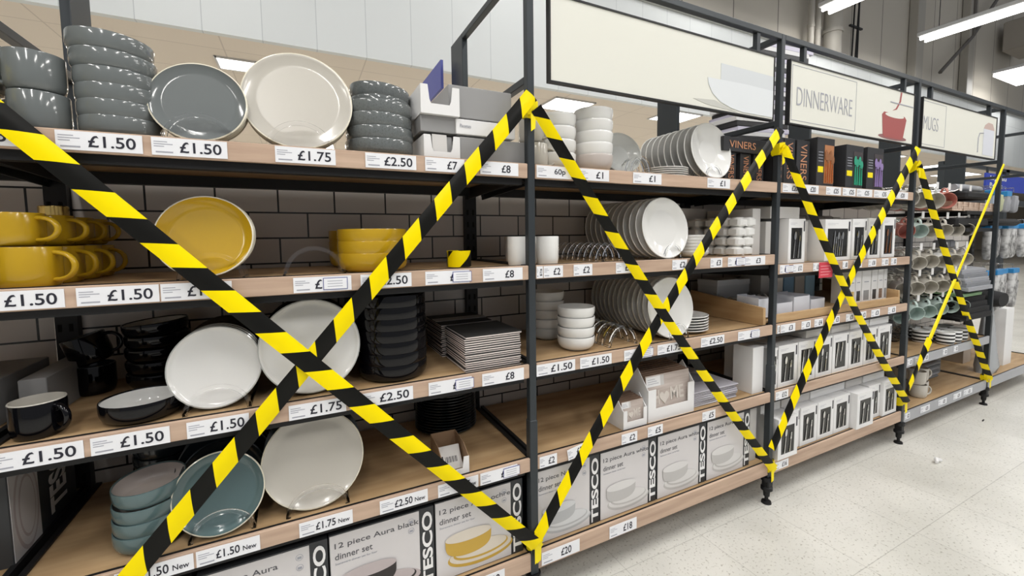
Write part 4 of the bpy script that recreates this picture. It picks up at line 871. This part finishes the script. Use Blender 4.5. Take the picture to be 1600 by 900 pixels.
# fourth row, second bay: HOME cartons
def homebox(x,y,z,w,d,h,k,label):
    t_=thing('placemat_carton',label,'carton',(x,y,z)); th=.003
    c=MB(); c.box(0,w,0,d,0,th)
    for xx in (0,w-th): c.prismx([(0,th),(d,th),(d,h*.35),(d*.35,h*1.15),(0,h*.72)],xx,xx+th)
    c.box(th,w-th,d-th,d,th,h*.35); link('tray',c.mesh('tray',WHITE,False),t_)
    f=MB(); f.box(0,w,-th,0,0,h*.28); f.box(0,w*.16,-th,0,h*.28,h*.72); f.box(w*.86,w,-th,0,h*.28,h*.72); link('front_flap',f.mesh('front_flap',WHITE,False),t_)
    return t_
def homemats(x,y,z,w,h,n,key,step):
    for i in range(n):
        t_=thing('wooden_placemat','brown wood-look placemat, %s in the %s HOME carton'%(nth(i),key),'placemat',(x,y+i*step,z),group='placemats in the %s HOME carton'%key,rot=(-.10,0,0))
        link('board',MB().box(0,w,0,step*.75,0,h*(1+.012*i)).mesh('board',[BROWN,mat('pale_board_edge',(.55,.5,.46),.6)][0 if i else 0],False),t_)
        if i==0:
            link('face_print',MB().box(.001,w-.001,-.001,0,.001,h-.001).mesh('face_print',PRINTW,False),t_)
            text('H',PALE,t_,w*.17,h*.32,-.002,w*.11,h*.32,.02,name='home_lettering'); text('ME',PALE,t_,w*.53,h*.36,-.002,w*.31,h*.30,.02,name='home_lettering')
            hp=[]
            for q in range(28):
                a=2*PI*q/28; hp.append((w*.385+w*.0072*16*math.sin(a)**3*.95,h*.46+w*.0072*(13*math.cos(a)-5*math.cos(2*a)-2*math.cos(3*a)-math.cos(4*a))))
            link('heart',MB().prism(hp[::-1],-.004,-.001).mesh('heart',PALE,False),t_)
            tgm=MB(); tgm.box(w*.01,w*.32,-.0022,-.001,h*.74,h*.97,0); tgm.box(w*.32,w*.40,-.0022,-.001,h*.74,h*.97,1)
            for q in range(3): tgm.box(w*.04,w*(.2+.04*q),-.0028,-.0022,h*(.9-.05*q),h*(.91-.05*q),2)
            link('paper_tag',tgm.mesh('paper_tag',[WHITE,LCARD,GREYINK],False),t_)
PALE=mat('pale_letters',(.62,.57,.52),.5)
homebox(.535,.03,zdd,.25,.17,.175,1,'large white carton of HOME placemats'); homemats(.541,.036,zdd+.004,.238,.172,8,'large',.016)
homebox(.405,.022,zdd,.115,.11,.10,1,'small white carton of HOME coasters'); homemats(.409,.028,zdd+.004,.107,.098,6,'small',.013)
pmm=cached('pm2',lambda:MB().box(0,.28,0,.30,0,.007,c=.003).mesh('printed_placemat',mat('printed_mat',(.42,.41,.45),.35),True))
for i in range(9):
    o=tag(link('printed_placemat',pmm,None,(.80+.002*(i%3),.045,zdd+i*.0072),(0,0,.06*math.sin(i*1.3)*.3)),'printed grey placemat, %s of the pile beside the HOME carton'%(ORD[i] if i<8 else 'topmost'),'placemat','pile of printed grey placemats')
    if i==8:
        t=.0072; sm=MB()
        for (cx,cy,rr) in ((.15,.15,.06),):
            N=24; sm.add([(cx+rr*1.3*math.cos(2*PI*q/N),cy+rr*math.sin(2*PI*q/N),.0074) for q in range(N)],[tuple(range(N))])
        link('print',sm.mesh('print',mat('smudge_print',(.16,.16,.18),.5),False),o)

# ================================================================= mug bay: wire hooks with mugs
def hookrow(z,xs,lab):
    t_=thing('hook_rail','grey display rail with wire hooks, %s'%lab,'rail',(0,0,z))
    link('rail',MB().box(2.53,3.46,.44,.46,-.012,.012).mesh('rail',GREYM,False),t_)
    for x in xs:
        link('hook',MB().tube([(x,.44,0),(x,.08,.0),(x,.055,.012)],.003,6).mesh('hook',STEEL),t_)
        link('ticket',MB().box(x-.016,x+.016,.050,.052,-.002,.040).mesh('ticket',WHITE,False),t_)
rows=[(1.53,G_CREAM,'top rail'),(1.345,G_REDB,'second rail'),(1.15,G_CREAM,'third rail'),(.99,G_CREAM,'fourth rail'),(.835,G_MINT,'lowest rail')]
cols=[G_CREAM,G_CREAM,G_GWHITE,G_PINK,G_CREAM,G_WHITE]
def hang(r):
    zc_=Vector((-.66+.15*(r.random()-.5),-.72,-.12-.12*r.random())).normalized(); xc=Vector((0,0,1)); xc=(xc-zc_*xc.dot(zc_)).normalized(); yc=zc_.cross(xc)
    return Matrix((xc,yc,zc_)).transposed().to_euler()
for ri,(z,gm,lab) in enumerate(rows):
    xs=[2.60,2.77,2.94,3.11,3.28,3.43]
    hookrow(z,xs,lab+' of the mug bay')
    for xi,x in enumerate(xs):
        for q in range(3):
            if ri==0 and xi>3: continue
            rr=random.Random(ri*100+xi*10+q)
            gl=[gm,cols[(xi+ri)%6]][rr.random()>.55]
            if ri==1: gl=[G_REDB,G_MINT,G_CREAM,G_CREAM,G_PINK,G_CREAM][xi]
            if ri==0 and xi==3: gl=G_REDB
            if ri==4 and xi==0: gl=G_MINT
            # mug hangs by its handle with its mouth towards the aisle
            mug(x,.10+q*.125,z-.062,.043+.008*(ri==0),.088,gl,G_REDB if gl==G_REDB else (G_MINT if gl==G_MINT else G_CREAM),'hanging %s mug, hook %d from left, %s, %s on the hook'%({'cream_glaze':'cream','pink_grey_glaze':'beige','pale_grey_glaze':'pale grey','rose_glaze':'rose','mint_glaze':'mint','white_glaze':'white'}[gl.name],xi+1,lab,['first','second','third'][q]),hr=.024,rot=hang(rr),group='mugs hanging on the %s'%lab,taper=.86)
STRIPE=mat('striped_glaze',(.8,.8,.8),.3); t,n,l,b=nt(STRIPE)
tc=n.new('ShaderNodeTexCoord'); sp=n.new('ShaderNodeSeparateXYZ'); l.new(tc.outputs['Object'],sp.inputs[0]); d_=n.new('ShaderNodeMath'); d_.operation='DIVIDE'; d_.inputs[1].default_value=.024; l.new(sp.outputs['Z'],d_.inputs[0])
f_=n.new('ShaderNodeMath'); f_.operation='FRACT'; l.new(d_.outputs[0],f_.inputs[0]); g_=n.new('ShaderNodeMath'); g_.operation='GREATER_THAN'; g_.inputs[1].default_value=.5; l.new(f_.outputs[0],g_.inputs[0])
mx=n.new('ShaderNodeMixRGB'); mx.inputs[1].default_value=(.8,.8,.8,1); mx.inputs[2].default_value=(.02,.02,.02,1); l.new(g_.outputs[0],mx.inputs[0]); l.new(mx.outputs[0],b.inputs['Base Color'])
z3=.508
for i,(x,yy) in enumerate([(3.14,.16),(3.20,.055),(3.31,.055),(3.26,.15),(3.42,.06),(3.37,.15),(3.25,.25),(3.48,.15)]):
    mug(x,yy,z3,.046,.085,STRIPE,G_WHITE,'black and white striped mug, %s of the cluster on the grey edged shelf'%seq[i],ang=2,group='striped mugs on the grey edged shelf')
z4=.182
for i,(x,yy,zz,r) in enumerate([(2.945,.09,0,.0),(3.045,.12,0,.4),(2.965,.20,0,.2),(3.075,.23,0,.1),(2.935,.095,.088,.3),(3.04,.12,.088,.1),(2.99,.20,.088,.1)]):
    mug(x,yy,z4+zz,.046,.086,G_CREAM,G_CREAM,'cream mug, %s in the heap on the lowest board of the mug bay, %s layer'%(seq[i],'upper' if zz else 'lower'),ang=-.6+r,hr=.028,group='heap of cream mugs on the lowest board')
gbox(2.55,.30,z3,.55,.14,.13,'long dark grey carton at the back of the grey edged shelf',m=mat('slate_card',(.09,.095,.10),.5))
for i in range(6):
    tag(link('glass_dish',MB().lathe([(0,.002),(.04,.002),(.05,.01),(.06,.05),(.057,.05),(.047,.012),(0,.005)],24).mesh('glass_dish',CLEAR),None,(3.0+.1*(i%3),.27+.0*i,z3+.0+.052*(i//3))),'clear glass dish behind the striped mugs, %s'%seq[i],'dish','clear glass dishes')
SLATE=mat('slate_fabric',(.16,.17,.18),.8)
for i in range(6):
    tag(link('folded_cloth',MB().box(0,.28,0,.25,0,.019,c=.007).mesh('folded_cloth',[SLATE,mat('grey_fabric',(.30,.31,.33),.8)][i%2],True),None,(3.30+.005*i,.20,z4+.0195*i)),'folded grey cloth, %s in the pile on the lowest board'%(ORD[i] if i<5 else 'topmost'),'cloth','folded grey cloths on the lowest board')
gbox(3.60,.24,z4,.12,.2,.2,'upright grey carton near the last post on the lowest board',m=mat('mid_grey_card',(.22,.23,.23),.5))
# ---------------------------------------------------------------- textiles near the last post
BLKF=mat('black_fabric',(.012,.012,.013),.8); BLUEP=mat('blue_wrap',(.04,.25,.55),.25); TAN=mat('tan_fabric',(.55,.40,.30),.7); LG=mat('silver_fabric',(.34,.35,.38),.6)
def soft(name,label,cat,x,y,z,w,d,h,m,seed=0,rz=0,group=None,flap=True):
    """folded textile: a stack of rounded layers that sag at the front"""
    r=random.Random(seed); b=MB(); n=max(2,int(h/.014)); t=h/n
    for i in range(n):
        N=10; vs=[];fs=[]
        dx=(r.random()-.5)*.012
        prof=[]
        for j in range(N+1):
            u=j/N; prof.append((d*u, -.25*t*math.sin(PI*u)+(-.02*(1-u)**3)))
        pts=[(yy,zz+t*i) for yy,zz in prof]+[(yy,zz+t*i+t*.93) for yy,zz in reversed(prof)]
        b.prismx(pts,dx,w+dx)
    o=link(name,b.mesh(name,m,True,30),None,(x,y,z),(0,0,rz)); return tag(o,label,cat,group)
def arm(x,z,lab,l=.4):
    t_=thing('towel_bar','dark display bar %s'%lab,'rail',(x,0,z)); link('bar',MB().box(-.22,.22,.02,.045,-.012,.012).mesh('bar',BLKM,False),t_)
    for sx in (-.2,.19): link('bracket',MB().box(sx,sx+.012,.045,.47,-.012,.012).mesh('bracket',BLKM,False),t_)
BLKM=BLACKM
for i,(z,lab) in enumerate([(1.385,'carrying the tan cloths'),(1.27,'under the tan cloths'),(.845,'carrying the silver cloths'),(.665,'carrying the black textiles')]): arm(3.52,z,lab)
TANS=speckle(mat('tan_stripes',(.5,.38,.3),.7),(.30,.19,.13),(.66,.52,.42),8,.35,.6,2,(14,1,1))
for i in range(9):
    soft('striped_cloth','tan striped cloth over the upper bar, %s'%seq[i],'cloth',3.10+i*.085,.03,1.415,.075,.34,.06,TANS,i,group='tan striped cloths')
for i in range(5):
    soft('silver_cloth','silver grey folded cloth by the last post, %s'%(ORD[i]),'cloth',3.28+.01*i,-.015+.012*i,.882+i*.028,.40,.34,.026,[LG,mat('steel_fabric',(.22,.23,.25),.7)][i%2],20+i,group='silver grey folded cloths')
for i in range(4):
    soft('black_cloth','black folded textile by the last post, %s'%(ORD[i]),'cloth',3.26+.012*i,-.02+.015*i,.69+i*.036,.42,.36,.034,BLKF,40+i,group='black folded textiles')
soft('green_cloth','green striped cloth among the black textiles','cloth',3.22,.0,.845,.34,.3,.018,mat('green_fabric',(.18,.30,.16),.8),60)
def glove(x,y,z,m,label,h=.24,w=.11,group=None,wrap=True):
    t_=thing('oven_glove',label,'oven glove',(x,y,z),group=group)
    pts=[(-w/2,0),(-w/2*.9,-h*.1),(-w/2,-h*.5),(-w/2*.95,-h*.85),(-w*.3,-h),(w*.15,-h*1.0),(w*.42,-h*.9),(w/2,-h*.6),(w*.62,-h*.45),(w*.72,-h*.28),(w*.6,-h*.22),(w*.48,-h*.35),(w*.42,-h*.15),(w*.42,0)]
    def f():
        b=MB(); n=len(pts); cx=sum(p[0] for p in pts)/n; cz=sum(p[1] for p in pts)/n; vs=[];fs=[]
        lay=[(.0,.90),(.012,1.0),(.028,1.0),(.04,.9)]
        for yy,s in lay: vs+=[(cx+(px-cx)*s,yy,cz+(pz-cz)*s) for px,pz in pts]
        for q in range(3):
            for k in range(n): fs.append((q*n+k,q*n+n+k,q*n+n+(k+1)%n,q*n+(k+1)%n))
        fs.append(tuple(range(n))); fs.append(tuple(range(4*n-1,3*n-1,-1)))
        return b.add(vs,fs).mesh('glove_body',m,True,60)
    link('glove_body',cached(('gl',m.name,h,w),f),t_)
    if wrap: link('blue_header',cached(('hd',w),lambda:MB().box(-w*.55,w*.55,-.004,.046,-.012,.028,c=.004).mesh('blue_header',BLUEP,False)),t_)
    link('hook_loop',cached('loop',lambda:MB().tube([(0,.02,.028),(0,.02,.06),(0,.47-.0,.06)],.0025,6).mesh('hook_loop',STEEL)),t_)
    return t_
GLV=speckle(mat('grey_print_fabric',(.35,.35,.34),.6),(.18,.18,.18),(.62,.62,.62),18,.4,.6,3)
for i in range(5): glove(3.90+i*.17,.06+.02*(i%2),1.29,GLV,'grey oven glove with blue header beyond last post, upper row, %s from left'%seq[i],group='oven gloves beyond the last post, upper row')
for i in range(5): glove(3.90+i*.17,.10+.02*(i%2),.93,GLV,'grey oven glove with blue header beyond last post, middle row, %s from left'%seq[i],group='oven gloves beyond the last post, middle row',h=.30)
for i in range(3): glove(3.50+i*.09,.20,1.20,LG,'silver oven glove behind the last post, %s from the left'%seq[i],h=.2,w=.09,wrap=False,group='silver oven gloves')
for i,(x,m) in enumerate(((3.86,mat('pale_blue_pack',(.45,.55,.68),.4)),(3.98,mat('pale_green_pack',(.52,.55,.35),.4)),(4.12,LG),(4.28,LG))):
    glove(x,.05,1.53,m,'%s wrapped cloth hanging at the top beyond the last post'%['pale blue','pale green','silver, third','silver, fourth'][i],h=.13,w=.08,wrap=(i in (0,2)))
tag(link('black_textile',MB().box(0,.5,0,.3,0,.05,c=.02).mesh('black_textile',BLKF),None,(3.80,.02,1.30)),'thick black folded textile beyond the last post, upper','cloth')
tag(link('black_textile',MB().tube([(0,0,0),(0,.06,0),(0,.14,.01),(0,.3,.01)],[.05,.062,.064,.06],18,flat=1.9).mesh('black_textile',BLKF),None,(3.93,-.01,.76)),'thick black folded textile beyond the last post, lower','cloth')
for i,z in enumerate((1.60,1.36,1.0,.70)): 
    t_=thing('display_rail','dark horizontal display rail beyond the last post, %s from the top'%seq[i],'rail',(0,0,z)); link('bar',MB().box(3.79,4.98,.46,.48,-.012,.012).mesh('bar',BLACKM,False),t_)
pb=thing('bagged_apron','silver plastic bag standing on the lowest board beyond the last post','bag',(4.03,.09,z4))
bgm=MB(); 
N=9
vs=[];fs=[]
for j,(zz,wx,wy) in enumerate([(0,.085,.055),(.05,.095,.065),(.18,.085,.05),(.32,.075,.04),(.52,.06,.02)]):
    for k in range(16):
        a=2*PI*k/16; q=1+.08*math.sin(5*a+j*1.7); vs.append((wx*math.cos(a)*q+.02*math.sin(j),wy*math.sin(a)*q,zz))
for j in range(4):
    for k in range(16): fs.append((j*16+k,j*16+(k+1)%16,j*16+16+(k+1)%16,j*16+16+k))
fs+=[tuple(range(15,-1,-1)),tuple(range(64,80))]
bgm.add(vs,fs); link('bag',bgm.mesh('bag',mat('silver_bag',(.42,.44,.46),.25,.2),True,80),pb)
gbox(4.36,.08,z4,.16,.12,.46,'tall white carton beyond the last post',m=WHITE)
gbox(4.16,.25,z4,.14,.16,.3,'beige box behind the bagged apron',m=mat('beige_card',(.5,.44,.38),.6))
# ---------------------------------------------------------------- second gondola and signs further on
g2=thing('far_shelving_frame','dark shelving frame further along the aisle behind the mugs sign','shelving unit',(0,0,0))
for x in (6.4,8.2,10.0,12.0): link('post',MB().box(x,x+.12,1.15,1.25,0,2.12).mesh('post',METAL,False),g2)
link('top_rail',MB().box(6.4,14,1.15,1.2,2.08,2.12).mesh('top_rail',METAL,False),g2); link('middle_rail',MB().box(6.4,14,1.15,1.2,1.62,1.70).mesh('middle_rail',METAL,False),g2)
bs=thing('books_sign','blue sign reading Llyfrau Books beyond the mug bay','sign',(7.35,1.10,1.80)); link('panel',MB().box(0,3.2,0,.02,0,.22).mesh('panel',BLUE,False),bs)
text('Llyfrau',WHITEINK,bs,.12,.12,-.003,.55,.07,.02); text('Books',WHITEINK,bs,.12,.03,-.003,.42,.07,.01)
for sx in (.05,3.1): link('hanger',MB().box(sx,sx+.02,0,.02,.22,.30).mesh('hanger',METAL,False),bs)
ls=thing('blue_aisle_sign','blue sign seen edge-wise behind the white cartons of the top row','sign',(-.045,.735,1.935)); link('panel',MB().box(0,.012,0,.60,0,.125).mesh('panel',mat('pale_blue_sign',(.10,.12,.42),.5),False),ls)
me,tw,th=text_mesh('Llyfrau',WHITEINK,.02); o=link('lettering',me,ls); o.matrix_local=Matrix.Translation((-.002,.58,.04))@Matrix(((0,0,-1,0),(-1,0,0,0),(0,1,0,0),(0,0,0,1)))@Matrix.Diagonal((.18/tw,.04/th,.05,1))
# rubbish on the floor
tag(link('paper_scrap',MB().tube([(0,0,.01),(.02,.01,.018),(.045,0,.012),(.06,.015,.006)],[.008,.012,.009,.004],7).mesh('paper_scrap',WHITE),None,(2.40,-.20,0.0)),'small crumpled white paper scrap on the floor by the third post','paper')
tag(link('floor_scrap',MB().tube([(0,0,.004),(.05,.004,.004),(.12,.0,.004)],.003,6).mesh('floor_scrap',BLACKM),None,(3.05,-.38,0.0),(0,0,-.5)),'thin dark scrap on the floor right of the third post','scrap')
tag(link('floor_scrap',MB().tube([(0,0,.004),(.03,.004,.004)],.004,6).mesh('floor_scrap',BLACKM),None,(3.36,-.10,0.0)),'tiny dark scrap on the floor below the last post','scrap')

# dark textiles over and under the tan cloths
for nm,x,w,z,h in (('over the tan striped cloths',3.32,.40,1.480,.05),('under the tan striped cloths',3.20,.50,1.292,.06)):
    tag(link('black_textile',MB().box(0,w,0,.3,0,h,c=.012).mesh('black_textile',BLKF),None,(x,.03,z)),'flat black folded textile %s'%nm,'cloth')
tag(link('silver_roll',MB().tube([(0,0,0),(.2,.01,.004),(.42,0,0)],[.022,.026,.022],14).mesh('silver_roll',LG),None,(3.28,.09,1.556)),'pale silver rolled textile lying above the flat black cloth','cloth')
